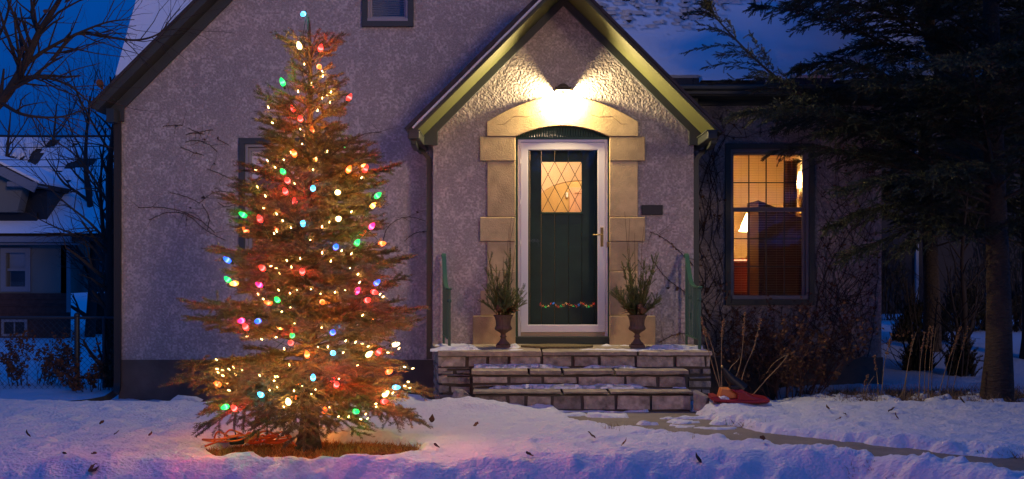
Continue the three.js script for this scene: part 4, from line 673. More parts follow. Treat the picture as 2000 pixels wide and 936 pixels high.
function stringOf(name, label, list, geoB, geoS, wireR, group) {
  const t = thing(name, label, 'light string'), left = list.slice().sort((a, b) => b.p.y - a.p.y), order = [left.shift()];
  while (left.length) { const c = order[order.length - 1].p; let bi = 0, bd = 1e9; left.forEach((q, i) => { const d = q.p.distanceTo(c) + (c.y - q.p.y) * 0.9 * (c.y > q.p.y ? 1 : 0); if (d < bd) { bd = d; bi = i; } }); order.push(left.splice(bi, 1)[0]); }
  const pts = []; order.forEach((b, i) => { const o = b.p.clone(); const inn = V3(TX - o.x, 0, TZ - o.z).normalize(); pts.push(o.clone().addScaledVector(inn, 0.03).add(V3(0, 0.02, 0))); if (i + 1 < order.length) { const m = o.clone().lerp(order[i + 1].p, 0.5), ii = V3(TX - m.x, 0, TZ - m.z).multiplyScalar(0.22); pts.push(m.add(ii).add(V3(0, -0.03, 0))); } });
  const cv = new THREE.CatmullRomCurve3(pts).getPoints(pts.length * 5); part('cable', new Tubes().add(cv, wireR, 4).geo(), M.wire, t);
  const r = rng(list.length); for (const b of list) {
    const c = b.c ?? 'W', k = b.c ? 1 : 0.7, mat = (stringOf.m[c + k] ??= std({ color: C(...COL[c].map((x) => x * 0.3)), roughness: 0.2, ...(k === 1 ? { emissive: C(1, 1, 1), emissiveIntensity: Math.max(...EMI[c]) * 1.25, emissiveMap: hotTex(EMI[c]) } : { emissive: C(...EMI[c]), emissiveIntensity: 1.3 }) }));
    const m = part('bulb', geoB, mat, t); m.position.copy(b.p); const out = V3(b.p.x - TX, 0.15 + (r() - 0.3) * 0.9, b.p.z - TZ + 0.1).normalize(); m.quaternion.setFromUnitVectors(V3(0, 1, 0), out);
    const s = part('socket', geoS, M.wire, m);
    const l = new THREE.PointLight(C(...COL[c]), (b.c ? C9_CD * PW[c] : MINI_CD) * (b.inner ? 1.5 : b.back ? 0.6 : 1) * (b.c && b.p.y > 1 ? 0.7 : 1)); l.shadow.radius = b.c ? 0.7 : 0.15; l.castShadow = true; l.name = 'light'; l.position.copy(b.p); t.add(l);
  }
}
stringOf.m = {};
{
  const lp = [[0.0005, 0.038], [0.006, 0.035], [0.0125, 0.024], [0.0165, 0.009], [0.0172, -0.002], [0.014, -0.015], [0.009, -0.021]].map(([a, b]) => new THREE.Vector2(a, b)).reverse();
  const gB = new THREE.LatheGeometry(lp, 14), gS = new THREE.CylinderGeometry(0.0095, 0.0085, 0.026, 10).translate(0, -0.031, 0);
  stringOf('light_string', 'string of large coloured bulbs wound over the spruce', bulbs, gB, gS, 0.0022);
  const gm = new THREE.LatheGeometry([[0.0005, 0.012], [0.0025, 0.009], [0.004, 0], [0.0034, -0.008]].map(([a, b]) => new THREE.Vector2(a, b)).reverse(), 8), gms = new THREE.CylinderGeometry(0.004, 0.003, 0.014, 7).translate(0, -0.014, 0);
  stringOf('light_string', 'string of tiny warm white lights wound through the spruce', minis, gm, gms, 0.0011);
}
// ---- extension cord heap, grass tuft ring
{
  const r = rng(88), pts = [], x0 = FX(490, 7.15), z0 = ZD(7.12), gy = (x, z) => base(x, z) - 0.03;
  for (let i = 0; i < 92; i++) { const k = i / 91, a = i * 0.83, cx = x0 + lerp(-0.19, 0.2, k) + 0.03 * Math.sin(i * 1.7), rr = 0.085 + 0.04 * Math.sin(i * 0.61) + 0.02 * r(); const x = cx + rr * Math.cos(a), z = z0 + 0.7 * rr * Math.sin(a) + 0.02 * Math.sin(i), q = Math.sin(a * 0.5 + 1); pts.push(V3(x, gy(x, z) + 0.03 + 0.11 * q * q * (0.35 + 0.65 * r()), z)); }
  pts.unshift(V3(x0 - 0.3, gy(x0 - .3, z0) + 0.02, z0 + 0.05)); pts.push(V3(x0 + 0.34, gy(x0, z0) + 0.015, z0 + 0.02), V3(x0 + 0.42, 0.0, z0 - 0.05));
  tag(part('extension_cord', tube(pts, 0.0068, 700, 7), std({ color: C(0.85, 0.16, 0.03), roughness: 0.5 })), 'orange extension cord heaped on the snow beside the lit tree', 'cord');
  const plug = thing('plug_adapter', 'black power block among the orange cord coils under the tree', 'plug', [FX(466, 7.15), gy(0, 3.5) + 0.03, ZD(7.1)], 0.4);
  part('housing', rbox(-0.05, 0.05, 0, 0.045, -0.025, 0.025, 0.008), M.black, plug); part('cable', tube([V3(0, 0.045, 0), V3(-0.02, 0.12, 0), V3(-0.015, 0.22, 0.02), V3(0.02, 0.3, 0.02)], 0.004, 20, 6), M.black, plug);
  const feed = tag(part('power_cable', tube([at(490, 842, 7.12), at(500, 815, 7.1), at(508, 795, 7.05), at(516, 770, 7.0)], 0.003, 24, 6), M.black), 'thin dark feed wire climbing from the cord heap into the tree', 'wire');
}
function tufts(name, label, n, seed, where, hmin, hmax, cols, lean = 1) {
  const g = new THREE.BufferGeometry(); g.setAttribute('position', new THREE.Float32BufferAttribute([-0.002, 0, 0, 0.002, 0, 0, 0.0012, 0.55, 0.12, -0.0012, 0.55, 0.12, 0, 1, 0.45], 3)); g.setIndex([0, 1, 2, 0, 2, 3, 3, 2, 4]); g.computeVertexNormals();
  const r = rng(seed), im = new THREE.InstancedMesh(g, std({ color: 0xffffff, roughness: 0.9, side: THREE.DoubleSide }), n), q = new THREE.Quaternion(), e = new THREE.Euler();
  for (let i = 0; i < n; i++) { const [x, z] = where(r), h = lerp(hmin, hmax, r()); q.setFromEuler(e.set((r() - 0.35) * lean, r() * 6.283, (r() - 0.5) * lean, 'YXZ')); im.setMatrixAt(i, new THREE.Matrix4().compose(V3(x, base(x, z) - 0.05, z), q, V3(1 + r(), h, h))); const c = cols[Math.floor(r() * cols.length)], k = 0.7 + 0.6 * r(); im.setColorAt(i, C(c[0] * k, c[1] * k, c[2] * k)); }
  im.name = numbered(name); scene.add(im); tag(im, label, null, null, 'stuff');
}
const dry = [[0.46, 0.18, 0.045], [0.36, 0.13, 0.035], [0.52, 0.25, 0.08], [0.24, 0.1, 0.03]];
tufts('dead_grass', 'ring of matted brown grass bare of snow under the lit tree', 15000, 71, (r) => { const a = r() * 6.283, q = Math.sqrt(r()) * 1.12; return [GRASS.x + GRASS.a * q * Math.cos(a), GRASS.z + GRASS.b * q * Math.sin(a)]; }, 0.02, 0.05, dry, 2.6);
tufts('dead_grass', 'brown leaf litter and dead grass of the bed along the right wing', 9000, 73, (r) => { const x = 3.0 + Math.pow(r(), 0.8) * 3.0, z = -0.55 + Math.pow(r(), 1.3) * (1.35 + 0.6 * vn(x * 3, 1, 9)); return [x, z]; }, 0.05, 0.15, [[0.22, 0.14, 0.07], [0.15, 0.09, 0.05], [0.3, 0.2, 0.1]], 2.6);
tufts('dead_grass', 'sparse grass tips showing through the snow beside the walk', 900, 75, (r) => { for (;;) { const x = 0.6 + r() * 3.2, z = 1.9 + r() * 2.4, d = pathD(x, z); if (d > 0 && d < 0.22 && vn(x * 4, z * 4, 91) > 0.55) return [x, z]; } }, 0.04, 0.09, [[0.2, 0.15, 0.06], [0.1, 0.08, 0.03]], 1.6);
// ---------------------------------------------------------------- porch lamp, plaque, urns
{
  const p = V3(FX(1100.5, 10.56), FY(190, 10.56), 0.088), t = thing('porch_light', 'small domed porch light blazing above the arched stone lintel', 'lamp', [p.x, p.y, 0]);
  const dome = []; for (let i = 0; i <= 10; i++) { const a = i / 10 * Math.PI / 2; dome.push(new THREE.Vector2(0.088 * Math.cos(a) + 0.0001, 0.066 + 0.045 * Math.sin(a))); }
  const bronze = std({ color: C(0.09, 0.07, 0.04), roughness: 0.5, metalness: 0.3, side: THREE.DoubleSide });
  part('lamp_hood', [new THREE.LatheGeometry(dome, 24).translate(0, 0, 0.088), new THREE.CylinderGeometry(0.088, 0.088, 0.006, 24).translate(0, 0.068, 0.088)], bronze, t);
  part('bracket', [box(-0.084, 0.084, 0.066, 0.11, 0.002, 0.085)], bronze, t);
  part('back_plate', new THREE.CylinderGeometry(0.066, 0.07, 0.016, 28).rotateX(Math.PI / 2).translate(0, 0.09, 0.01), bronze, t);
  part('socket', new THREE.CylinderGeometry(0.014, 0.018, 0.05, 16).translate(0, 0.052, 0.088), bronze, t);
  part('bulb', new THREE.SphereGeometry(0.04, 20, 16).translate(0, 0, 0.088), std({ color: 0x222222, emissive: C(1, 0.82, 0.5), emissiveIntensity: 22 }), t);
  const l = new THREE.PointLight(C(1, 0.73, 0.36), LAMP_CD); l.position.set(0, 0, 0.088); l.shadow.radius = 2; l.castShadow = true; l.name = 'light'; t.add(l);
  const q = thing('wall_plaque', 'small dark blank plaque on the stucco right of the door', 'plaque', [FX(1273.5, DV), FY(410.5, DV), 0]);
  part('plate', rbox(-0.105, 0.105, -0.047, 0.047, 0.002, 0.022, 0.004), std({ color: C(0.02, 0.02, 0.022), roughness: 0.5 }), q); part('border', frame(-0.109, 0.109, -0.051, 0.051, 0.008, 0.001, 0.027, 0.002), M.black, q);
}
const twigM = std({ color: C(0.11, 0.075, 0.03), roughness: 0.85 }), magM = std({ color: C(0.03, 0.055, 0.018), roughness: 0.28, side: THREE.DoubleSide }), magB = std({ color: C(0.13, 0.045, 0.02), roughness: 0.6, side: THREE.DoubleSide }), conM = std({ color: C(0.12, 0.055, 0.025), roughness: 0.8 });
function leafGeo(L, W, curl, n = 6) {
  const P = [], I = []; for (let i = 0; i <= n; i++) { const t = i / n, w = W * Math.pow(Math.sin(Math.PI * Math.min(1, t * 0.93 + 0.05)), 0.8) * (t > 0.98 ? 0.05 : 1); for (let k = -1; k <= 1; k++) P.push(k * w, -curl * t * t * L + Math.abs(k) * w * 0.35, t * L); if (i) for (let k = 0; k < 2; k++) { const a = (i - 1) * 3 + k; I.push(a, a + 3, a + 1, a + 1, a + 3, a + 4); } }
  const g = new THREE.BufferGeometry(); g.setAttribute('position', new THREE.Float32BufferAttribute(P, 3)); g.setIndex(I); g.computeVertexNormals(); return g;
}
function urn(label, plantLabel, p, seed, sticks, leafSide) {
  const t = thing('urn', label, 'urn', p.toArray());
  const pr = [[0.001, 0.03], [0.066, 0.03], [0.06, 0.045], [0.042, 0.06], [0.028, 0.085], [0.024, 0.1], [0.034, 0.106], [0.034, 0.114], [0.024, 0.122], [0.026, 0.14], [0.05, 0.158], [0.078, 0.176], [0.084, 0.192], [0.076, 0.208], [0.07, 0.225], [0.074, 0.27], [0.086, 0.305], [0.098, 0.316], [0.098, 0.325], [0.086, 0.325], [0.074, 0.3], [0.001, 0.29]];
  const g = new THREE.LatheGeometry(pr.map(([a, b]) => new THREE.Vector2(a, b)), 48), ps = g.attributes.position;
  for (let i = 0; i < ps.count; i++) { const x = ps.getX(i), y = ps.getY(i), z = ps.getZ(i); if (y > 0.16 && y < 0.31) { const k = 1 + 0.035 * Math.cos(Math.atan2(z, x) * 16); ps.setX(i, x * k); ps.setZ(i, z * k); } }
  g.computeVertexNormals(); part('bowl', g, M.urn, t); part('plinth', rbox(-0.072, 0.072, 0.0, 0.03, -0.072, 0.072, 0.004), M.urn, t);
  const q = thing('potted_greens', plantLabel, 'plant', [p.x, p.y + 0.3, p.z]), r = rng(seed), sp = new Sprigs(), tw = new Tubes();
  for (let i = 0; i < 26; i++) {
    const phi = r() * 6.283, lean = Math.pow(r(), 0.7) * (i < 9 ? 0.25 : 0.8), L = i < 9 ? 0.36 + 0.34 * r() : 0.2 + 0.24 * r(), dir = V3(Math.cos(phi) * lean, 1 - lean * 0.3, Math.sin(phi) * lean).normalize(), pts = [];
    for (let k = 0; k <= 6; k++) pts.push(V3(Math.cos(phi) * 0.05 * r() * 0 + Math.cos(phi) * 0.04, 0, Math.sin(phi) * 0.04).addScaledVector(dir, L * k / 6).add(V3(0, -0.1 * lean * (k / 6) ** 2, 0)));
    tw.add(pts, pts.map((_, k) => 0.004 * (1 - k / 8)), 4);
    for (let k = 1; k <= 6; k++) { const d = pts[k].clone().sub(pts[k - 1]); const m = Math.round(L / 6 / 0.06) + 1; for (let j = 0; j < m; j++) sp.add(pts[k - 1].clone().addScaledVector(d, j / m), d, 0.5 + 0.25 * r(), r() * 6, C(0.14 * (0.7 + 0.6 * r()), 0.16 * (0.7 + 0.6 * r()), 0.035)); }
    for (let k = 0; k < 18; k++) { const a = pts[1 + Math.floor(r() * 5)], d = dir.clone().multiplyScalar(0.8).add(V3(r() - .5, r() * .4, r() - .5).multiplyScalar(1.7)).normalize(), l = 0.05 + 0.07 * r(); tw.add([a, a.clone().addScaledVector(d, l)], 0.0016, 3); sp.add(a, d, 0.58, r() * 6, C(0.14, 0.15 + 0.05 * r(), 0.04)); if (l > 0.08) sp.add(a.clone().addScaledVector(d, l * 0.5), d, 0.75, r() * 6, C(0.095, 0.13, 0.045)); }
  }
  tag(part('stems', tw.geo(), twigM, q), null, null, null, 'stuff'); sp.build('foliage', gSprig, needle, q);
  for (const [dx, h, lean] of sticks) part('stick', new Tubes().add([V3(dx * 0.5, 0, 0), V3(dx * 0.7, h * 0.4, -0.02), V3(dx, h * 0.75, -0.03), V3(dx + lean, h, -0.03)], [0.0035, 0.003, 0.0024, 0.0016], 5).geo(), twigM, q);
  for (let i = 0; i < 9; i++) { const m = part('leaf', leafGeo(0.11, 0.028, 0.5), i % 3 ? magM : magB, q), phi = (leafSide > 0 ? 0 : Math.PI) + (r() - 0.5) * 2.2 ; m.position.set(Math.cos(phi) * 0.06, 0.04 + 0.05 * r(), 0.06 + 0.03 * r()); m.rotation.set(-0.3 - 0.6 * r(), Math.PI / 2 - phi + (r() - .5), 0, 'YXZ'); }
  for (let i = 0; i < 4; i++) { const g2 = new THREE.SphereGeometry(0.026, 12, 9), ps2 = g2.attributes.position; for (let k = 0; k < ps2.count; k++) { const y = ps2.getY(k), a = Math.atan2(ps2.getZ(k), ps2.getX(k)), f = 1 + 0.16 * Math.cos(a * 6 + y * 260); ps2.setXYZ(k, ps2.getX(k) * f, y * 1.45, ps2.getZ(k) * f); } g2.computeVertexNormals(); const m = part('pine_cone', g2, conM, q); m.position.set((r() - 0.5) * 0.16 + leafSide * 0.02, 0.07 + 0.05 * r(), 0.07 + 0.03 * r()); m.rotation.set(r() * 3, r() * 3, r() * 3); }
}
const UD = 10.14, ut = FY(679.5, UD);
urn('fluted rust brown urn left of the white storm door', 'spruce boughs, cones and sticks in the urn left of the door', V3(FX(983, UD), TOP, ZD(UD)), 7001, [[0.06, 1.0, 0.02], [0.04, 0.9, 0.02], [0.1, 0.72, 0.02], [0.075, 1.05, 0.05], [0.0, 0.6, 0.0]], 1);
urn('fluted rust brown urn right of the white storm door', 'spruce boughs, magnolia leaves and sticks in the urn right of the door', V3(FX(1244.5, UD), TOP, ZD(UD)), 7017, [[-0.1, 1.05, -0.02], [-0.08, 0.98, 0.01], [0.05, 0.9, 0.02], [-0.02, 0.84, 0.0]], -1);
// ---------------------------------------------------------------- red sled toy on the snow
{
  const d = 8.9, s = d / 2000, p = at(1442, 803, d), t = thing('snow_sled', 'red plastic sled lying on the snow with a black upswept horn', 'sled', [p.x, groundY(p.x, p.z) + 0.012, p.z], -0.06);
  const X = (px) => (px - 1442) * s, Y = (py) => (801 - py) * s;
  const red = std({ color: C(0.26, 0.01, 0.012), roughness: 0.4 }), hull = [[1387, 792], [1387, 799], [1392, 803], [1410, 804], [1428, 806], [1445, 808], [1470, 806], [1494, 805], [1498, 801], [1497, 796], [1485, 794], [1468, 791], [1458, 786], [1448, 779], [1424, 779], [1436, 788], [1436, 795], [1410, 797], [1396, 791]];
  part('hull', ext(shape(hull.map(([a, b]) => [X(a), Y(b)])), -0.13, 0.13, 0.022), red, t);
  part('seat_well', ext(shape([[1403, 797], [1408, 779], [1424, 778.5], [1437, 789], [1437, 797]].map(([a, b]) => [X(a), Y(b)])), -0.1, 0.085, 0.01), std({ color: C(0.6, 0.2, 0.05), roughness: 0.5 }), t);
  for (const z of [-0.09, 0.13]) part('runner_rim', tube([V3(X(1388), Y(795), z), V3(X(1400), Y(799), z), V3(X(1440), Y(801), z), V3(X(1480), Y(801), z), V3(X(1497), Y(799), z)], 0.014, 24, 8), red, t);
  const hp = [[1448, 782], [1440, 772], [1427, 760], [1418, 748], [1412, 739]].map(([a, b]) => V3(X(a), Y(b), 0.0));
  part('horn', new Tubes().add(new THREE.CatmullRomCurve3(hp).getPoints(14), Array.from({ length: 15 }, (_, i) => 0.062 * Math.pow(1 - i / 15.5, 0.9) + 0.008), 12).geo(), M.black, t);
  part('horn_base', rbox(X(1425), X(1449), Y(782), Y(772), -0.06, 0.06, 0.012), M.black, t);
  part('tip', new THREE.SphereGeometry(0.013, 12, 8).translate(X(1411), Y(737), 0), M.brass, t);
  const sn = thing('snow_clump', 'crumbled snow lying in the seat of the red sled', 'snow', [p.x + X(1412), groundY(p.x, p.z) + Y(794), p.z + 0.06]);
  part('snow', rockGeo([[-0.07, -0.01], [0.05, -0.012], [0.035, 0.012], [0.0, 0.026], [-0.05, 0.012]], 0.12, 31), M.snow, sn);
}
// ---------------------------------------------------------------- dead leaves on the snow
{
  const spots = [[177, 909, 1.8], [195, 832, 1], [58, 855, 1], [128, 893, .8], [222, 852, .8], [290, 854, .7], [183, 893, 1], [1163, 863, 1.3], [1213, 873, 1], [1040, 890, 1.4], [1492, 866, 1.1], [1370, 907, 1.1], [925, 838, 1.2], [398, 808, .8], [842, 828, 1.3], [1655, 812, .9], [1735, 806, 1.3], [1755, 819, 1], [1632, 826, 1], [858, 882, 1], [1885, 795, 1], [748, 901, 1.5], [700, 886, 1], [1620, 802, .8]];
  const where = ['big curled leaf near the lower left corner of the lawn', 'curled leaf lying left of the tree, nearest the house corner', 'leaf at the far left edge of the snow', 'leaf in the lower left of the lawn, nearest the picture edge', 'leaf left of the tree, second from the house corner', 'tiny leaf midway between house corner and cord heap', 'upright leaf behind the big curled one at lower left', 'long leaf in the middle of the lawn below the steps', 'small leaf right of the long one below the steps', 'tuft like leaf in the centre foreground', 'round leaf beside the walk below the red sled', 'flat leaf in the foreground right of centre', 'upright leaf on the snow right of the tree', 'tiny leaf just left of the lowest branch', 'crooked leaf between tree and steps', 'small leaf on the snow in front of the garden bed', 'spiky leaf in front of the garden stalks, upper one', 'spiky leaf in front of the garden stalks, lower one', 'leaf stuck in the snow bank right of the sled', 'thin twig like leaf right of the brown grass ring', 'leaf near the trunk of the dark evergreen', 'dark tattered leaf clump below the brown grass ring', 'small leaf at the front of the grass ring', 'leaf nearest the red sled on its right'];
  const r = rng(515), g = [0, 1, 2].map((i) => { const q = leafGeo(0.065, 0.024, -0.35 - 0.3 * i, 8), p = q.attributes.position; for (let k = 0; k < p.count; k++) p.setY(k, p.getY(k) + 0.018 * vn(p.getX(k) * 60 + i * 9, p.getZ(k) * 60, 7)); q.computeVertexNormals(); return q; });
  spots.forEach(([px, py, s], i) => { let d = 2000 * 1.2 / (py - 530); for (let k = 0; k < 6; k++) { const x = FX(px, d); d = 2000 * (1.2 - groundY(x, ZD(d))) / (py - 530); } const x = FX(px, d), z = ZD(d); const m = part('fallen_leaf', g[i % 3], M.deadLeaf); tag(m, 'brown ' + where[i], 'leaf', 'dead leaves scattered on the snow'); m.position.set(x, groundY(x, z) + 0.006, z); m.rotation.set(-0.05 - 0.12 * r(), r() * 6.28, (r() - 0.5) * 0.5, 'YXZ'); m.scale.setScalar(s * 0.75); });
}
// ---------------------------------------------------------------- vines
const vleaf = leafGeo(0.035, 0.014, 0.6, 3);
function vine(name, label, lists, z, dens, seed, opt = {}) {
  const t = thing(name, label, 'vine'), tb = new Tubes(), r = rng(seed), L = [];
  const grow = (x, y, a, len, rad, dep) => { const pts = [V3(x, y, z + rad * 0.7)]; let n = Math.round(len / 0.04); for (let i = 0; i < n; i++) { a += (r() - 0.5) * 0.55; x += Math.cos(a) * 0.04; y += Math.sin(a) * 0.04; if (opt.ok && !opt.ok(x, y)) break; pts.push(V3(x, y, z + rad * 0.7 + 0.004 * r())); if (dep > 0 && r() < 0.11) grow(x, y, a + (r() < 0.5 ? 1 : -1) * (0.5 + 0.6 * r()), len * (0.3 + 0.4 * r()), rad * 0.65, dep - 1); if (r() < (opt.leaf ?? 0.04)) L.push([V3(x, y, z + 0.015), r()]); } if (pts.length > 2) tb.add(pts, pts.map((_, i) => rad * (1 - 0.6 * i / pts.length)), 4); };
  for (const l of lists) { const c = new THREE.CatmullRomCurve3(l.map(([x, y]) => V3(x, y, z))).getPoints(l.length * 8); c.forEach((p) => { p.x += (r() - .5) * 0.008; p.y += (r() - .5) * 0.008; p.z += 0.003; }); tb.add(c, opt.rad ?? 0.004, 4); for (const p of c) { if (r() < (opt.leafL ?? 0.02)) L.push([p.clone().add(V3(0, 0, 0.01)), r()]); if (r() < 0.1) grow(p.x, p.y, r() * 6.28, 0.12 + 0.1 * r(), 0.002, 0); } }
  for (const [x, y, a, len, rad, dep] of dens) grow(x, y, a, len, rad, dep);
  tag(part('stems', tb.geo(), M.vine, t), null, null, null, 'stuff');
  if (L.length) { const im = new THREE.InstancedMesh(vleaf, M.deadLeaf, L.length); L.forEach(([p, s], i) => im.setMatrixAt(i, new THREE.Matrix4().compose(p, new THREE.Quaternion().setFromEuler(new THREE.Euler(s * 5, s * 31, s * 17)), V3(1, 1, 1).multiplyScalar(0.7 + 0.7 * s)))); im.name = 'leaves'; im.userData.kind = 'stuff'; t.add(im); }
}
vine('climbing_vine', 'bare vine stems straggling over the stucco left of the lit tree', [[[318, 247], [338, 245], [357, 245]], [[367, 250], [385, 258], [405, 255], [416, 254]], [[363, 263], [380, 260], [400, 262]], [[362, 278], [378, 274], [392, 276], [410, 284], [424, 296]], [[352, 287], [375, 297], [397, 303]], [[425, 272], [447, 284]], [[332, 376], [365, 385], [390, 397]], [[390, 397], [410, 380], [430, 374], [458, 378]], [[270, 406], [310, 405], [350, 412], [390, 430], [420, 455]], [[290, 430], [330, 415], [365, 420], [400, 448], [440, 470]], [[395, 400], [408, 425], [405, 450]], [[405, 330], [430, 340], [455, 352]], [[425, 395], [440, 404], [460, 400]]].map((l) => pxs(DL, l)), -0.498, [], 21, { rad: 0.0042 });
vine('climbing_vine', 'thin vine looping on the stucco between lit tree and downspout', [[[748, 470], [757, 445], [775, 430], [800, 424], [832, 432]], [[700, 265], [722, 260], [745, 258]], [[790, 470], [812, 455], [834, 452]]].map((l) => pxs(DL, l)), -0.498, [], 22, { rad: 0.004 });
vine('climbing_vine', 'two arching vine stems with red leaf stubs right of the door', [[[1270, 453], [1290, 462], [1312, 478], [1336, 500], [1354, 518]], [[1278, 511], [1290, 530], [1305, 546], [1330, 565], [1352, 580]], [[1290, 668], [1315, 655], [1345, 650]]].map((l) => pxs(DV, l)), 0.003, [], 23, { rad: 0.0035, leafL: 0.2 });
{ const ok = (x, y) => x > 1.93 && x < 4.1 && y > -0.1 && y < 3.0 && !(x > FX(1414, DW) && x < FX(1592, DW) && y > FY(598, DW) && y < FY(279, DW)); const r = rng(5150), D = []; for (let i = 0; i < 34; i++) { const x = 1.95 + 2.15 * r(); D.push([x, -0.05 + 0.5 * r(), 1.57 + (r() - .5) * 1.3, 1.5 + 1.8 * r(), 0.0055, 2]); } for (let i = 0; i < 22; i++) D.push([1.98 + 0.42 * r(), 0.3 + 2.2 * r(), 1.57 + (r() - .5), 1 + r(), 0.005, 2]); for (let i = 0; i < 16; i++) D.push([2 + 2.1 * r(), 2.68 + 0.05 * r(), r() * 6.28, 0.8, 0.0045, 2]); vine('climbing_vine', 'dense tangle of dead vine covering the right wing wall', [], -0.797, D, 24, { ok, leaf: 0.09 }); }
// ---------------------------------------------------------------- dry flower stalks, twig shrub
function stalk(label, pts, head, d) {
  const t = thing('dry_stalk', label, 'plant', [0, 0, 0], 0, 'dry flower stalks along the house'), P = pts.map(([x, y], i) => at(x, y, d + 0.03 * i));
  const c = new THREE.CatmullRomCurve3(P).getPoints(24); part('stem', new Tubes().add(c, c.map((_, i) => 0.0048 - 0.0028 * i / 24), 5).geo(), M.straw, t);
  if (head) { const r = rng(Math.round(pts[0][0] * 7)), g = []; for (let i = 0; i < 34; i++) { const p = c[24 - Math.floor(r() * head)].clone().add(V3((r() - .5) * .022, (r() - .5) * .03, (r() - .5) * .022)); g.push(new THREE.OctahedronGeometry(0.006 + 0.006 * r()).translate(p.x, p.y, p.z)); } part('seed_head', g, std({ color: C(0.2, 0.11, 0.055), roughness: 0.95 }), t); }
}
[[[[1408, 765], [1392, 715], [1378, 660], [1371, 622]], 8, 9.5, 'leftmost tall dry stalk beside the end of the steps'], [[[1409, 766], [1398, 705], [1386, 662], [1374, 640]], 8, 9.6, 'second dry stalk leaning over the end of the steps'], [[[1410, 764], [1409, 715], [1410, 665], [1413, 626]], 8, 9.6, 'upright dry stalk rising behind the sled horn'], [[[1429, 757], [1445, 715], [1452, 660], [1455, 614]], 8, 9.7, 'tallest dry stalk behind the red sled'], [[[1444, 766], [1455, 720], [1472, 680], [1486, 624]], 9, 9.6, 'dry stalk bending right behind the red sled'], [[[1421, 745], [1426, 720], [1440, 705], [1446, 695]], 0, 9.7, 'short crooked dry stalk behind the sled horn'], [[[1468, 775], [1500, 738], [1525, 712], [1538, 694], [1520, 703], [1506, 716], [1497, 730]], 0, 9.8, 'broken dry stalk folded over left of the twig shrub']].forEach(([p, h, d, l]) => stalk(l, p, h, d));
{ const r = rng(81), bx = [1686, 1690, 1717, 1722, 1762, 1766, 1795, 1806, 1812, 1820, 1833, 1846, 1858, 1912], tx = [1695, 1708, 1708, 1742, 1784, 1790, 1806, 1816, 1822, 1828, 1870, 1876, 1892, 1892], ty0 = [735, 735, 695, 655, 655, 648, 652, 640, 640, 640, 660, 640, 640, 770]; bx.forEach((x, i) => { if (i === 13) { stalk('short stub of a dry stalk right of the evergreen trunk', [[1959, 793], [1961, 780], [1962, 770]], 0, 10.2); return; } const y = 772 + 12 * r(), m = lerp(x, tx[i], 0.5) - 4 + 6 * r(); stalk('dry flower stalk number ' + ['one', 'two', 'three', 'four', 'five', 'six', 'seven', 'eight', 'nine', 'ten', 'eleven', 'twelve', 'thirteen'][i] + ' from the left in the garden bed', [[x, y], [m, lerp(y, ty0[i], 0.55)], [tx[i], ty0[i]]], i % 4 === 1 ? 0 : 9, 10.0 + 0.5 * r()); }); }
function shrub(name, label, cx, cz, w, h, n, seed, leafN, mat, y0) {
  const t = thing(name, label, 'shrub', [cx, y0 ?? base(cx, cz) - 0.03, cz]), tb = new Tubes(), r = rng(seed), L = [];
  const go = (p, d, len, rad, dep) => { const pts = [p.clone()]; const n2 = 5; for (let i = 0; i < n2; i++) { d.add(V3(r() - .5, r() - .42, r() - .5).multiplyScalar(0.38)).normalize(); p = p.clone().addScaledVector(d, len / n2); pts.push(p); if (dep && r() < 0.62) go(p.clone(), d.clone().add(V3(r() - .5, r() - .4, r() - .5).multiplyScalar(1.5)).normalize(), len * (0.35 + 0.3 * r()), rad * 0.6, dep - 1); if (r() < leafN) L.push(p.clone()); } tb.add(pts, pts.map((_, i) => rad * (1 - 0.15 * i)), dep > 1 ? 4 : 3); };
  for (let i = 0; i < n; i++) { const a = r() * 6.28, q = Math.sqrt(r()); go(V3(Math.cos(a) * q * w * 0.45, 0, Math.sin(a) * q * w * 0.3), V3(Math.cos(a) * q * 0.75, 1, Math.sin(a) * q * 0.6).normalize(), h * (0.55 + 0.5 * r()), 0.0055, 3); }
  tag(part('twigs', tb.geo(), mat, t), null, null, null, 'stuff');
  if (L.length) { const im = new THREE.InstancedMesh(vleaf, M.deadLeaf, L.length); L.forEach((p, i) => im.setMatrixAt(i, new THREE.Matrix4().compose(p, new THREE.Quaternion().setFromEuler(new THREE.Euler(r() * 6, r() * 6, r() * 6)), V3(1, 1, 1)))); im.name = 'leaves'; im.userData.kind = 'stuff'; t.add(im); }
}
shrub('twig_shrub', 'bare reddish twig shrub against the right wing under the lit window', FX(1535, 10.9), ZD(10.9), 0.85, 0.72, 44, 31, 0.16, std({ color: C(0.1, 0.045, 0.028), roughness: 0.9 }));
shrub('twig_shrub', 'leafy dark shrub behind the chain link fence at far left', FX(60, 13), ZD(13), 1.0, 0.5, 30, 33, 0.25, M.barkDark);
shrub('twig_shrub', 'small dark shrub at the fence post by the house corner', FX(185, 12.2), ZD(12.2), 0.6, 0.34, 18, 34, 0.2, M.barkDark);

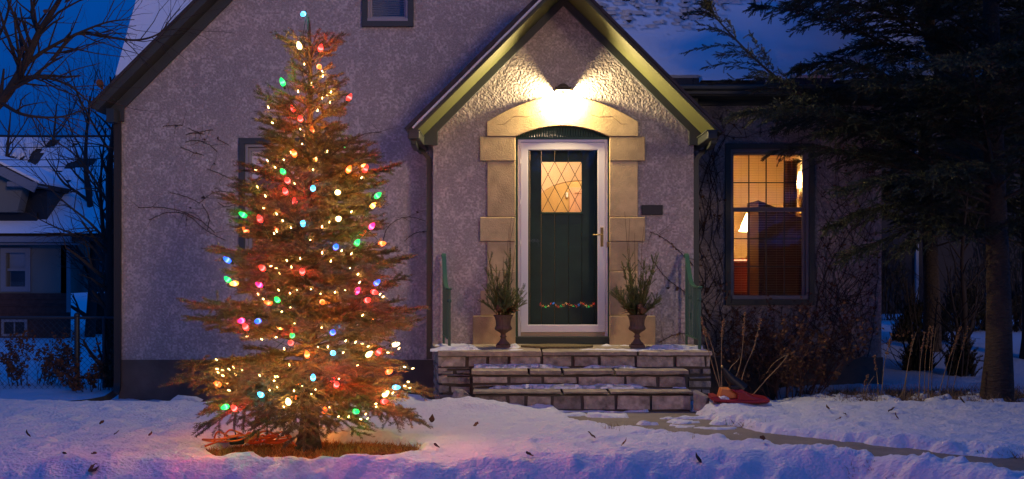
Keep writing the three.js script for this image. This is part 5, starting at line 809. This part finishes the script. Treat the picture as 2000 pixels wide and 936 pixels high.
// ---------------------------------------------------------------- the dark evergreen at the right
function evergreen(name, label, pos, H, lowest, nB, seed, explicit, bare, rmax) {
  const t = thing(name, label, 'tree', pos), r = rng(seed), wood = new Tubes(), sp = new Sprigs();
  const tr = []; for (let i = 0; i <= 16; i++) tr.push(V3(0.05 * Math.sin(i * 0.7), -0.1 + (H + 0.1) * i / 16, 0.04 * Math.cos(i)));
  part('trunk', new Tubes().add(tr, tr.map((_, i) => 0.125 * (1 - i / 18) * (1 + 0.35 * Math.exp(-i * 1.6))), 12).geo(), std({ map: mottled([0.05, 0.036, 0.026], 0.5, 22, 0.3, 299), bumpMap: grey(26, 0.3, 100), bumpScale: 0.014, roughness: 0.95 }), t);
  const col = () => { const k = 0.6 + 0.7 * r(), d = r() < 0.12 ? r() * 0.7 : 0; return C(lerp(0.045, 0.11, d) * k, lerp(0.06, 0.06, d) * k, lerp(0.026, 0.025, d) * k); };
  const bough = (pts, dens) => {
    const cv = new THREE.CatmullRomCurve3(pts), L = cv.getLength(), n = Math.round(L / 0.07), P = cv.getPoints(n); wood.add(P, P.map((_, i) => (0.006 + 0.011 * L / 2.5) * (1 - 0.85 * i / n)), 5);
    for (let i = Math.round(n * bare); i <= n; i++) {
      const p = P[i], d = P[Math.min(n, i + 1)].clone().sub(P[Math.max(0, i - 1)]).normalize(), sd = d.clone().cross(V3(0, 1, 0)).normalize();
      for (const s of [-1, 1]) {
        if (r() > dens) continue; /* side shoot */ const l = Math.min(0.75, (1 - i / n) * L * 0.42 + 0.14) * (0.5 + 0.6 * r()), q = d.clone().multiplyScalar(0.8).addScaledVector(sd, s * (0.5 + 0.5 * r())).add(V3(0, (r() - 0.5) * 0.6, 0)).normalize(), tp = []; const m = Math.max(3, Math.round(l / 0.09));
        for (let k = 0; k <= m; k++) tp.push(p.clone().addScaledVector(q, l * k / m).add(V3(0, -0.22 * l * (k / m) ** 2, 0)));
        wood.add(tp, 0.0028, 3);
        for (let k = 0; k < m; k++) { const dd = tp[k + 1].clone().sub(tp[k]).normalize(); sp.add(tp[k], dd.clone().add(V3(r() - .5, r() - .5, r() - .5).multiplyScalar(0.9)), 0.8 + 0.5 * r(), r() * 6, col()); sp.add(tp[k].clone().lerp(tp[k + 1], r()), dd.clone().add(V3(r() - .5, r() - .6, r() - .5).multiplyScalar(1.6)), 0.7 + 0.5 * r(), r() * 6, col()); for (const s2 of [-1, 1]) if (r() < 0.95) sp.add(tp[k].clone().lerp(tp[k + 1], r()), dd.clone().addScaledVector(sd, s2 * (0.5 + 0.8 * r())).add(V3((r() - .5) * .7, -0.7 * r() + 0.25, (r() - .5) * .7)), 0.7 + 0.4 * r(), r() * 6, col()); }
      }
    }
  };
  for (const [pts, dens] of explicit) bough(pts.map((p) => p.clone().sub(V3(...pos))), dens);
  for (let i = 0; i < nB; i++) {
    const h = lowest + (H - lowest) * Math.pow((i + r()) / nB, 1.15), phi = i * 2.399 + r() * 0.6, L = rmax * Math.pow(1 - (h - lowest * 0.4) / (H * 1.05), 0.8) * (0.7 + 0.4 * r()), up = 0.2 + 0.4 * r();
    const d = V3(Math.cos(phi), 0, Math.sin(phi)); bough([V3(0, h, 0), V3(0, h + up * L * 0.4, 0).addScaledVector(d, L * 0.4), V3(0, h + up * L * 0.65, 0).addScaledVector(d, L * 0.75), V3(0, h + up * L * 0.6, 0).addScaledVector(d, L)], 0.85);
  }
  tag(part('boughs', wood.geo(), M.bark, t), null, null, null, 'stuff'); sp.build('crown', gSpray, needle, t); console.log(name, sp.m.length); return t;
}
{
  const X = (px, py, d) => at(px, py, d);
  evergreen('evergreen_tree', 'big dark evergreen standing right of the house, boughs over its wing', [FX(1943, 10.1), base(FX(1943, 10.1), ZD(10.1)), ZD(10.1)], 8.6, 1.9, 96, 611, [
    [[X(1935, 330, 10.1), X(1676, 235, 9.9), X(1532, 163, 9.8), X(1402, 38, 9.7), X(1385, 12, 9.7)], 0.5], [[X(1940, 180, 10.1), X(1740, 90, 10.3), X(1600, 30, 10.4), X(1480, 10, 10.4)], 0.85], [[X(1940, 260, 10.1), X(1760, 170, 10.4), X(1640, 120, 10.4), X(1560, 130, 10.4)], 0.85], [[X(1940, 90, 10.1), X(1760, -20, 10.0), X(1620, -50, 10), X(1500, -20, 10)], 0.85],
    [[X(1940, 400, 10.1), X(1760, 330, 10), X(1620, 290, 10.1), X(1500, 295, 10.2)], 0.6], [[X(1940, 420, 10.1), X(1800, 400, 10), X(1700, 410, 10), X(1625, 440, 10.1)], 0.85], [[X(1940, 480, 10.1), X(1820, 440, 9.9), X(1720, 470, 9.9), X(1650, 500, 9.9)], 0.8], [[X(1940, 300, 10.1), X(1800, 240, 9.8), X(1700, 240, 9.7), X(1610, 260, 9.7)], 0.85], [[X(1940, 360, 10.1), X(1830, 350, 9.6), X(1740, 350, 9.4), X(1650, 365, 9.3)], 0.85], [[X(1940, 150, 10.1), X(1830, 60, 9.7), X(1720, 20, 9.5), X(1640, 15, 9.4)], 0.9], [[X(1940, 470, 10.1), X(1880, 440, 9.8), X(1820, 450, 9.6), X(1760, 490, 9.5)], 0.8], [[X(1945, 450, 10.1), X(1980, 430, 9.8), X(2040, 440, 9.6), X(2120, 460, 9.5)], 0.8], [[X(1945, 300, 10.1), X(1900, 220, 9.6), X(1850, 180, 9.2), X(1800, 160, 8.9)], 0.9], [[X(1945, 360, 10.1), X(1930, 330, 9.5), X(1880, 320, 9.1), X(1850, 330, 8.9)], 0.9], [[X(1945, 240, 10.1), X(1960, 160, 9.6), X(1980, 120, 9.2), X(1990, 100, 9)], 0.9],
  ], 0.16, 3.0);
  evergreen('evergreen_tree', 'dark evergreen in the right yard behind, between house corner and trunk', [FX(1815, 14.2), -0.1, ZD(14.2)], 7.5, 1.6, 70, 615, [], 0.14, 2.3);
  evergreen('evergreen_tree', 'dark evergreen in the right yard behind, at the picture edge', [FX(2010, 13.6), -0.1, ZD(13.6)], 8, 1.5, 70, 616, [], 0.14, 2.3);
  evergreen('evergreen_tree', 'dense evergreen outside the picture at the right, shading the wing', [6.6, -0.05, 4.6], 6.5, 0.2, 74, 612, [], 0.1, 2.1);
  evergreen('evergreen_tree', 'big evergreen outside the picture at the left, darkening the side lawn', [-8.3, 0, 3.2], 10, 0.8, 70, 617, [], 0.1, 3.0);
  evergreen('evergreen_tree', 'tall conifer outside the picture across the street, its high crown dimming the right roof', [11.4, 0, 15], 12, 4.6, 60, 614, [], 0.1, 3.6);
}
// ---------------------------------------------------------------- bare trees
function bareTree(name, label, pos, limbs, seed, opt) {
  const t = thing(name, label, 'tree', pos), r = rng(seed), tb = new Tubes(), fine = new Tubes();
  const go = (p, d, len, rad, dep) => {
    const pts = [p.clone()], n = Math.max(3, Math.min(9, Math.round(len / 0.12))); const side = [];
    for (let i = 0; i < n; i++) { d.add(V3(r() - .5, r() - .5 + opt.up, r() - .5).multiplyScalar(opt.wig)).normalize(); p = p.clone().addScaledVector(d, len / n); pts.push(p); side.push([p, d.clone(), (i + 1) / n]); }
    const rr = pts.map((_, i) => rad * (1 - 0.65 * i / n)); (dep > 1 ? tb : fine).add(pts, rr, dep > 2 ? 6 : dep > 1 ? 5 : 3);
    if (dep > 0) for (const [q, dd, k] of side) { if (k < 0.2 || r() > opt.prob) continue; const ax = V3(r() - .5, r() - .5, r() - .5).cross(dd).normalize(); go(q.clone(), dd.clone().multiplyScalar(Math.cos(opt.ang)).addScaledVector(ax, Math.sin(opt.ang) * (0.7 + 0.6 * r())).normalize(), len * (opt.k0 + opt.k1 * r()), rad * (1 - 0.65 * k) * 0.62, dep - 1); }
  };
  const O = V3(...pos);
  for (const [pts, r0, r1, dep, kids] of limbs) {
    const P = new THREE.CatmullRomCurve3(pts.map((p) => p.clone().sub(O))).getPoints(pts.length * 7), n = P.length - 1; tb.add(P, P.map((_, i) => lerp(r0, r1, i / n)), 7);
    for (let i = 2; i <= n; i++) if (r() < kids) { const dd = P[i].clone().sub(P[i - 1]).normalize(), ax = V3(r() - .5, r() - .5, r() - .5).cross(dd).normalize(); go(P[i].clone(), dd.multiplyScalar(0.75).addScaledVector(ax, 0.7).normalize(), opt.len * (0.4 + 0.7 * r()), lerp(r0, r1, i / n) * 0.55, dep); }
  }
  part('trunk', tb.geo(), opt.mat ?? M.barkDark, t); tag(part('twigs', fine.geo(), opt.mat ?? M.barkDark, t), null, null, null, 'stuff'); return t;
}
{
  const d = 8.8, q = (x, y, dd = 0) => at(x, y, d + dd), o = { up: 0.06, wig: 0.42, prob: 0.42, ang: 0.8, k0: 0.35, k1: 0.35, len: 0.62 };
  const oak = bareTree('bare_tree', 'bare tree reaching dark limbs in at the upper left edge', [-6.6, 0, 1.9], [
    [[V3(-6.6, -0.1, 1.9), V3(-6.2, 0.9, 1.88), q(-120, 290), q(0, 200), q(45, 130), q(75, 65), q(118, -5), q(150, -80)], 0.065, 0.012, 2, 0.6],
    [[q(45, 130), q(85, 100, .1), q(150, 66, .1), q(215, 42, .2), q(262, 38, .2)], 0.02, 0.003, 2, 0.5], [[q(100, 118, .1), q(150, 66, .12), q(200, 71, .15), q(270, 78, .2), q(312, 64, .2), q(332, 38, .2), q(351, 17, .2)], 0.016, 0.0025, 1, 0.35],
    [[q(20, 165), q(70, 150, -.1), q(130, 165, -.1), q(190, 215, -.1)], 0.02, 0.004, 2, 0.5], [[q(75, 65), q(62, 20, .1), q(80, -30, .1)], 0.022, 0.006, 2, 0.5], [[q(0, 200), q(-20, 120), q(10, 40), q(30, -40)], 0.02, 0.006, 2, 0.5], [[q(0, 200), q(50, 225, -.2), q(120, 228, -.2), q(185, 205, -.2)], 0.018, 0.003, 2, 0.5]], 91, o);
  const r = rng(1177); for (const [x, y] of [[88, 27], [92, 152], [192, 155], [136, 2], [50, 95]]) { const m = part('leaf', leafGeo(0.075, 0.03, 0.7), M.deadLeaf, oak); m.position.copy(at(x, y, 8.75)).sub(oak.position); m.rotation.set(1.2 + r() * 0.6, r() * 6, 0); }
  // bushy bare trees beyond
  const o2 = { up: 0.18, wig: 0.3, prob: 0.5, ang: 0.55, k0: 0.45, k1: 0.35, len: 1.7 };
  const mk = (label, x, z, h, seed, top) => bareTree('bare_tree', label, [x, -0.36, z], [[[V3(x, -0.5, z), V3(x + 0.1, h * 0.35, z), V3(x - 0.1, h * 0.7, z), V3(x, h, z)], 0.13, 0.015, 3, 0.62]], seed, o2);
  mk('tall bare tree behind the snowy roof next door, nearer the cottage', FX(175, 24.5), ZD(24.5), 5.4, 401); mk('tall bare tree behind the snowy roof next door, middle one', FX(110, 27), ZD(27), 5.6, 402); mk('tall bare tree behind the snowy roof next door, far left one', FX(20, 26), ZD(26), 5.2, 403); mk('wispy bare tree right behind the corner of the cottage roof', FX(225, 22), ZD(22), 4.9, 404);
  // multi-stemmed bare tree at the house corner
  const k = (x, y, dd = 0) => at(x, y, 12.6 + dd);
  bareTree('bare_tree', 'dark multi stemmed tree fanning its twigs beside the house corner', [FX(214, 12.6), -0.3, ZD(12.6)], [[[k(216, 770), k(214, 600), k(214, 450), k(213, 330), k(222, 240), k(215, 150)], 0.075, 0.012, 3, 0.5], [[k(214, 560), k(200, 440, .2), k(196, 360, .2), k(206, 250, .2)], 0.035, 0.008, 3, 0.5], [[k(214, 480), k(180, 440, -.2), k(120, 390, -.2), k(60, 330, -.2)], 0.02, 0.003, 3, 0.6], [[k(210, 520), k(165, 470, .1), k(100, 440, .1), k(40, 410, .1)], 0.018, 0.003, 3, 0.6], [[k(212, 400), k(170, 330, .1), k(130, 290, .1), k(90, 270, .1)], 0.018, 0.003, 3, 0.6], [[k(216, 300), k(180, 240, .1), k(150, 180, .1), k(130, 120)], 0.018, 0.003, 3, 0.6]], 93, { up: -0.02, wig: 0.4, prob: 0.42, ang: 0.7, k0: 0.4, k1: 0.35, len: 0.6 });
  // street tree behind the camera, mirrored in the storm door glass
  const o3 = { up: 0.05, wig: 0.42, prob: 0.55, ang: 0.75, k0: 0.45, k1: 0.35, len: 2.6 };
  bareTree('bare_tree', 'spreading bare street tree outside the picture behind the camera', [1.6, 0, 27], [[[V3(1.6, -0.2, 27), V3(1.7, 1.6, 27), V3(1.5, 3.2, 27.1)], 0.3, 0.22, 3, 0.1], [[V3(1.5, 3.0, 27), V3(0.6, 4.6, 27.2), V3(-0.6, 6.0, 27), V3(-1.6, 8, 27)], 0.18, 0.03, 3, 0.6], [[V3(1.5, 3.1, 27), V3(2.6, 4.6, 27), V3(3.8, 6, 27.2), V3(4.4, 8, 27)], 0.18, 0.03, 3, 0.6], [[V3(1.5, 3.1, 27), V3(1.6, 5.2, 26.6), V3(1.4, 8, 26.8)], 0.16, 0.03, 3, 0.6]], 95, o3);
  {
    const h = thing('street_house', 'dark house outside the picture across the street', 'house', [0, 0, 0]), dk = std({ color: C(0.06, 0.05, 0.045), roughness: 0.9 });
    part('wall', [box(-9, 9.5, -0.3, 3.1, 31, 38)], dk, h); part('roof', ext(shape([[30.5, 3.1], [38.5, 3.1], [34.5, 5.6]]), -9.8, 10.2).rotateY(-Math.PI / 2).translate(0, 0, 0), M.shingle, h);
    for (const x of [-5, 0.5, 5.5]) part('window', frame(x - 0.6, x + 0.6, 1, 2.5, 0.1, 30.95, 31.02, 0.004), M.white, h);
  }
  { const t = thing('clipped_hedge', 'tall clipped hedge outside the picture behind the camera, across the street', 'hedge', [5.5, -0.85, 13.2]), r = rng(36), sp = new Sprigs();
    part('hedge_body', rbox(-8.2, 8.2, 0, 2.62, -0.36, 0.4, 0.12), std({ color: C(0.02, 0.024, 0.012), roughness: 1 }), t);
    for (let i = 0; i < 5200; i++) { const f = r() < 0.75, x = (r() * 2 - 1) * 8.25; sp.add(V3(x, f ? r() * 2.62 : 2.62, f ? -0.37 : (r() - .5) * 0.76), V3((r() - .5) * 1.4, f ? 0.3 + 0.5 * r() : 1, f ? -1 : (r() - .5)), 1 + 0.7 * r(), r() * 6, C(0.022 + 0.02 * r(), 0.03 + 0.02 * r(), 0.014)); }
    sp.build('foliage', gSpray, needle, t); }
}
{ // festoon on the hedge across the street, mirrored at the foot of the storm door
  const t = thing('light_string', 'string of tiny coloured lights on the clipped hedge behind the camera', 'light string'), pts = [], r = rng(17); for (let i = 0; i <= 24; i++) pts.push(V3(lerp(0.6, 1.98, i / 24), 0.42 + 0.04 * Math.cos(i * 1.1) + 0.02 * r(), 12.68)); part('cable', tube(pts, 0.004, 80, 5), M.wire, t);
  const g = new THREE.SphereGeometry(0.014, 8, 6); ['R', 'O', 'G', 'W', 'R', 'B', 'O', 'R', 'G', 'O', 'W', 'R', 'O', 'G', 'R', 'B', 'O', 'R', 'W', 'G', 'O', 'R'].forEach((c, i) => { const m = part('bulb', g, std({ color: C(...COL[c].map((x) => x * .3)), emissive: C(...COL[c]), emissiveIntensity: 3 }), t); m.position.copy(pts[i + 1]); const l = new THREE.PointLight(C(...COL[c]), 0.01); l.name = 'light'; l.shadow.radius = 1; l.position.copy(pts[i + 1]); t.add(l); });
}
// ---------------------------------------------------------------- the house next door (left)
{
  const d = 24, h = thing('neighbor_house', 'pale house next door with a snowy roof, seen at far left', 'house'), wallM = std({ map: mottled([0.17, 0.17, 0.145], 0.08, 8, 2, 231), roughness: 0.8 }), wh = std({ color: C(0.2, 0.21, 0.23), roughness: 0.6 }), brick = std({ map: mottled([0.07, 0.035, 0.028], 0.4, 30, 2, 233), roughness: 0.95 });
  const X = (p, q = d) => FX(p, q), Y = (p, q = d) => FY(p, q), z = ZD(d), y0 = -0.7;
  const w = hole(hole(shape(rect(-16, X(135), Y(573), Y(463) + 0.2)), rect(X(13), X(49), Y(565), Y(490))), rect(-13.5, -12.9, Y(565), Y(490)));
  part('wall', ext(w, z - 0.2, z), wallM, h); part('wall', [box(X(135) - 0.2, X(137), Y(573), Y(463), z - 1.5, z)], wallM, h); part('wall', [box(X(130, 25.4), X(212, 25.4), Y(573), Y(455), z - 1.6, z - 1.4)], wallM, h);
  part('corner_board', [box(X(131), X(138), Y(610), Y(463), z + 0.002, z + 0.05)], wh, h);
  part('foundation', [box(-16, X(131) - 0.005, y0, Y(573), z - 0.2, z + 0.03), box(X(131), X(212, 25.4), y0, Y(573, 25.4), z - 1.6, z - 1.35)], brick, h);
  for (let i = 0; i < 4; i++) part('brick_course', rbox(-15.9, X(130), Y(585 + i * 14), Y(581 + i * 14), z + 0.03, z + 0.045, 0.004), brick, h);
  const win = (a, b, c, e, dz, rail) => { const g = new THREE.Group(); g.name = 'window'; h.add(g); part('frame', frame(a, b, c, e, 0.12, dz - 0.1, dz + 0.04, 0.004), wh, g); if (rail) part('sash_rail', box(a + 0.12, b - 0.12, rail - 0.03, rail + 0.03, dz - 0.09, dz - 0.02), wh, g); part('pane', box(a + 0.1, b - 0.1, c + 0.1, e - 0.1, dz - 0.07, dz - 0.06), M.glass, g); part('shade', box(a + 0.1, b - 0.1, rail ? rail : c + 0.1, e - 0.1, dz - 0.14, dz - 0.12), std({ color: C(0.2, 0.22, 0.25) }), g); part('room_backing', box(a, b, c, e, dz - 0.4, dz - 0.36), M.black, g); };
  win(X(2), X(60), Y(570), Y(484), z, Y(527)); win(X(170, 25.4), X(178, 25.4), Y(562), Y(490), z - 1.4); win(X(194, 25.4), X(208, 25.4), Y(545), Y(480), z - 1.4);
  const bw = new THREE.Group(); bw.name = 'basement_window'; h.add(bw); part('frame', frame(X(5), X(55), Y(657), Y(624), 0.06, z + 0.03, z + 0.08, 0.004), wh, bw); part('mullion', box(X(29), X(31.5), Y(655), Y(626), z + 0.032, z + 0.07), wh, bw); part('pane', box(X(8), X(52), Y(655), Y(626), z + 0.04, z + 0.045), M.black, bw);
  // roof
  const pit = 0.62, ez = z + 0.45, ey = Y(462, d - 0.45), rp = (x, s, n = 0) => V3(x, ey + Math.sin(pit) * s + Math.cos(pit) * n, ez - Math.cos(pit) * s + Math.sin(pit) * n), S = 4.7;
  const slab = new THREE.BoxGeometry(8, S, 0.12).translate(-4, S / 2, -0.07).rotateX(-(Math.PI / 2 - pit)).translate(X(222), ey, ez); part('roof', uvm(slab), M.shingle, h); part('gutter', [rbox(-16, X(140, d - .45), ey - 0.14, ey + 0.0, ez - 0.02, ez + 0.11, 0.02)], wh, h); part('soffit', [box(-16, X(140, d - .45), ey - 0.19, ey - 0.15, z - 0.01, ez)], wh, h);
  const inv = (px, py) => { // roof coordinates under a picture point
    const dir = V3((px - 1000) / 2000, (530 - py) / 2000, -1), nrm = V3(0, Math.cos(pit), Math.sin(pit)), o = rp(0, 0).sub(EYE), t = o.dot(nrm) / dir.dot(nrm), p = EYE.clone().addScaledVector(dir, t); return [p.x, (p.y - ey) / Math.sin(pit)]; };
  const blobs = [[63, 318, 14, 22], [70, 300, 10, 10], [105, 278, 12, 12], [146, 284, 7, 5], [165, 318, 22, 9], [140, 325, 14, 9], [128, 358, 10, 6], [88, 338, 14, 3], [115, 337, 10, 3], [40, 315, 7, 10], [15, 318, 14, 12], [152, 325, 26, 6]].map(([a, b, c, e]) => { const [x, s] = inv(a, b), [x2] = inv(a + c, b), [, s2] = inv(a, b - e); return [x, s, Math.abs(x2 - x), Math.abs(s2 - s)]; });
  const P = [], I = [], K = [], nx = 170, ny = 80, xa = -14.5, xb = X(222) + 0.02;
  for (let j = 0; j <= ny; j++) for (let i = 0; i <= nx; i++) { const x = lerp(xa, xb, i / nx), s = 0.02 + (S - 0.04) * j / ny; let c = 1; const e = 0.35 * (fbm(x * 3, s * 4, 601, 3) - 0.5); for (const [bx, bs, bw2, bh] of blobs) { const q = Math.max(Math.abs(x - bx) / bw2, Math.abs(s - bs) / bh) * 0.5 + Math.hypot((x - bx) / bw2, (s - bs) / bh) * 0.5; c = Math.min(c, (q - 1 + e) * 3); } P.push(...rp(x, s, 0.015 + 0.06 * sstep(-0.1, 0.25, c)).toArray()); K.push(c); }
  for (let j = 0; j < ny; j++) for (let i = 0; i < nx; i++) { const a = j * (nx + 1) + i, b = a + 1, c = a + nx + 1, dd = c + 1; if (Math.max(K[a], K[b], K[c], K[dd]) > 0) I.push(a, b, c, b, dd, c); }
  const g = new THREE.BufferGeometry(); g.setAttribute('position', new THREE.Float32BufferAttribute(P, 3)); g.setIndex(I); g.computeVertexNormals(); uvm(g); tag(part('roof_snow', g, M.roofSnow), 'snow on the roof next door, melted through in dark patches', null, null, 'stuff');
  // gabled dormer over the entry
  const dz = z + 0.35, dq = 10.65 - dz, DX = (p) => FX(p, dq), DY = (p) => FY(p, dq);
  part('dormer_wall', ext(shape([[DX(-150), DY(414)], [DX(33), DY(414)], [DX(45), DY(365)], [DX(-30), DY(322)], [DX(-150), DY(365)]]), dz - 1.8, dz), wallM, h);
  const sl = Math.hypot(DX(88) - DX(-30), DY(310) - DY(364)), ag = Math.atan2(DY(364) - DY(303), DX(90) - DX(-30));
  const dr = new THREE.BoxGeometry(sl, 0.12, 2.4).translate(sl / 2, 0, 0).rotateZ(ag).translate(DX(-30), DY(306), dz - 0.85); part('dormer_roof', uvm(dr), M.shingle, h);
  const ds = new THREE.BoxGeometry(sl, 0.05, 2.38).translate(sl / 2, 0.085, 0).rotateZ(ag).translate(DX(-30), DY(306), dz - 0.86); part('dormer_snow', uvm(ds), M.roofSnow, h);
  const df = new THREE.BoxGeometry(sl, 0.2, 0.05).translate(sl / 2, -0.05, 0).rotateZ(ag).translate(DX(-30), DY(308), dz + 0.37); part('bargeboard', uvm(df), wh, h);
  part('return_eave', [rbox(DX(27), DX(86), DY(367), DY(357), dz - 0.2, dz + 0.36, 0.02)], wh, h); part('lower_wall', [box(DX(-150), DX(60), DY(432), DY(414), dz - 1.8, dz - 0.3)], M.black, h);
  part('dormer_side', [box(DX(33), DX(78), DY(430), DY(369), dz - 1.9, dz - 0.35)], M.black, h);
}
// ---- power lines, chain link fence
[[285, 285, 16], [310, 309, 16.2], [322, 324, 16.4]].forEach(([a, b, d], i) => tag(part('power_line', tube([at(-120, a, d), at(60, (a + b) / 2 + 3, d), at(232, b, d)], 0.007, 16, 5), M.black), ['uppermost', 'middle', 'lowest'][i] + ' thin wire crossing in front of the snowy roof next door', 'wire'));
tag(part('power_line', tube([at(-120, 264, 18), at(60, 266, 18), at(226, 266, 18)], 0.022, 16, 6), M.black), 'thick dark cable along the ridge of the snowy roof next door', 'wire');
{
  const f = thing('chain_link_fence', 'low chain link fence running from the left edge to the house', 'fence'), d = 12.5, z = ZD(d), X = (p) => FX(p, d), gm = std({ color: C(0.05, 0.055, 0.06), roughness: 0.5, metalness: 0.6 }), yT = FY(621, d), yB = FY(760, d);
  for (const [p, r, h] of [[-60, .022, 0], [150, .032, 0.02], [203, .024, -0.02]]) { part('post', new THREE.CylinderGeometry(r, r, yT + 0.5 + h, 12).translate(X(p), (yT + h - 0.5) / 2, z), gm, f); part('post_cap', new THREE.SphereGeometry(r * 1.15, 12, 8).translate(X(p), yT + h + 0.01, z), gm, f); }
  part('top_rail', new THREE.CylinderGeometry(0.018, 0.018, X(232) - X(-120), 10).rotateZ(Math.PI / 2).translate((X(232) + X(-120)) / 2, yT, z), gm, f);
  const tb = new Tubes(), hh = yT - yB; for (let x = X(-120) - hh; x < X(232); x += 0.075) { for (const s of [0, 1]) { const a = V3(x, s ? yT : yB, z + 0.004 * s), b = V3(x + hh, s ? yB : yT, z + 0.004 * s); if (b.x > X(232)) { const k = (X(232) - x) / hh; b.copy(a.clone().lerp(b, k)); } tb.add([a, b], 0.0022, 3); } }
  tag(part('chain_link', tb.geo(), gm, f), null, null, null, 'stuff');
  const s = thing('slatted_panel', 'snowy stack of horizontal boards behind the fence at the corner', 'boards', [0, 0, 0]), bm = std({ color: C(0.06, 0.05, 0.045), roughness: 0.9 }); for (let i = 0; i < 7; i++) { const y = FY(748 - i * 13, 14), dz = -3.35 - i * 0.24; part('board', rbox(FX(155, 14), FX(228, 14), y - 0.5, y, dz - 0.1, dz, 0.01), bm, s); part('snow', rbox(FX(155, 14) - 0.01, FX(228, 14) + 0.005, y + 0.002, y + 0.035, dz - 0.12, dz + 0.015, 0.014), M.snow, s); }
}
// ---------------------------------------------------------------- dark yard at the right
{
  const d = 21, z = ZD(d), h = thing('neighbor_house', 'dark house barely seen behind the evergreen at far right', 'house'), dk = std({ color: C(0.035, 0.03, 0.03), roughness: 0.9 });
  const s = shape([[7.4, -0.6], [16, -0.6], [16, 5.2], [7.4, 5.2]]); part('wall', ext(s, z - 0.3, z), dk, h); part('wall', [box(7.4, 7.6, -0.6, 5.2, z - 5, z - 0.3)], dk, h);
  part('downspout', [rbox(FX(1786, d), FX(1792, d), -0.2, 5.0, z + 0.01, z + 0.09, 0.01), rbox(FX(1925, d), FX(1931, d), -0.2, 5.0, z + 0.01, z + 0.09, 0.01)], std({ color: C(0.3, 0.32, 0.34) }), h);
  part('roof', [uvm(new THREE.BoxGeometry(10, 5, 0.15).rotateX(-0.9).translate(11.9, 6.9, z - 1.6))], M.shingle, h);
  const hedge = (label, px0, px1, dd, hh, seed, n) => { const t = thing('hedge_shrub', label, 'shrub', [FX((px0 + px1) / 2, dd), 0, ZD(dd)]), r = rng(seed), sp = new Sprigs(), W = (px1 - px0) * dd / 4000, tw = new Tubes(); for (let i = 0; i < n; i++) { const x = (r() * 2 - 1) * W, k = Math.sqrt(Math.max(0, 1 - (x / W) ** 2)), y = hh * k * Math.pow(r(), 0.6) * (0.7 + 0.5 * vn(x * 3 + seed, 2, 1)), zz = (r() - .5) * W * 0.7; sp.add(V3(x, y - 0.1, zz), V3(r() - .5, 0.4 + r(), r() - .5), 1.2 + r(), r() * 6, C(0.02 + 0.02 * r(), 0.02 + 0.012 * r(), 0.012)); } for (let i = 0; i < 26; i++) { const x = (r() - .5) * W; tw.add([V3(x * 0.5, -0.3, 0), V3(x, hh * 0.5, (r() - .5) * .3), V3(x * 1.4, hh * (0.8 + 0.3 * r()), (r() - .5) * .4)], 0.008, 4); } part('stems', tw.geo(), M.barkDark, t); sp.build('foliage', gSpray, needle, t); };
  hedge('dark evergreen shrub just right of the wing corner', 1745, 1850, 15, 1.0, 41, 900); hedge('dark evergreen shrub in the middle of the right yard', 1830, 1935, 16, 1.25, 42, 900); hedge('dark evergreen shrub at the right edge of the yard', 1930, 2080, 16, 1.2, 43, 900); hedge('low dark shrub by the garden stalks', 1770, 1815, 12.6, 0.42, 44, 350); hedge('low dark shrub left of the evergreen trunk', 1855, 1900, 12.2, 0.5, 45, 350); hedge('broad dark shrub on the bank behind the wing corner', 1640, 1790, 18, 1.6, 46, 900); hedge('tall dark shrub under the snowy eaves of the far house', 1850, 2100, 18.5, 2.2, 47, 1400);
  const q = (x, y, dd) => at(x, y, dd), o = { up: 0.12, wig: 0.4, prob: 0.45, ang: 0.7, k0: 0.4, k1: 0.3, len: 0.7 };
  bareTree('bare_tree', 'thin dark sapling behind the garden stalks', [FX(1880, 12.4), -0.2, ZD(12.4)], [[[q(1884, 770, 12.4), q(1886, 640, 12.4), q(1880, 500, 12.4), q(1890, 380, 12.4)], 0.045, 0.012, 2, 0.6], [[q(1884, 700, 12.4), q(1865, 610, 12.4), q(1850, 520, 12.5)], 0.025, 0.005, 2, 0.6], [[q(1885, 690, 12.4), q(1905, 600, 12.4), q(1912, 520, 12.5)], 0.025, 0.005, 2, 0.6]], 97, o);
  bareTree('bare_tree', 'thicket of thin dark stems right of the wing corner', [FX(1800, 12.8), -0.2, ZD(12.8)], [[[q(1800, 765, 12.8), q(1796, 680, 12.8), q(1785, 590, 12.8)], 0.02, 0.006, 2, 0.6], [[q(1812, 765, 12.8), q(1822, 680, 12.8), q(1832, 580, 12.8)], 0.02, 0.006, 2, 0.6], [[q(1790, 765, 12.8), q(1770, 690, 12.8), q(1755, 620, 12.8)], 0.016, 0.005, 2, 0.6]], 98, o);
}
// ---------------------------------------------------------------- finish
scene.traverse((o) => { if (o.isMesh) { o.castShadow = true; o.receiveShadow = true; } });
camera.far = 600; camera.updateProjectionMatrix();
renderer.render(scene, camera);
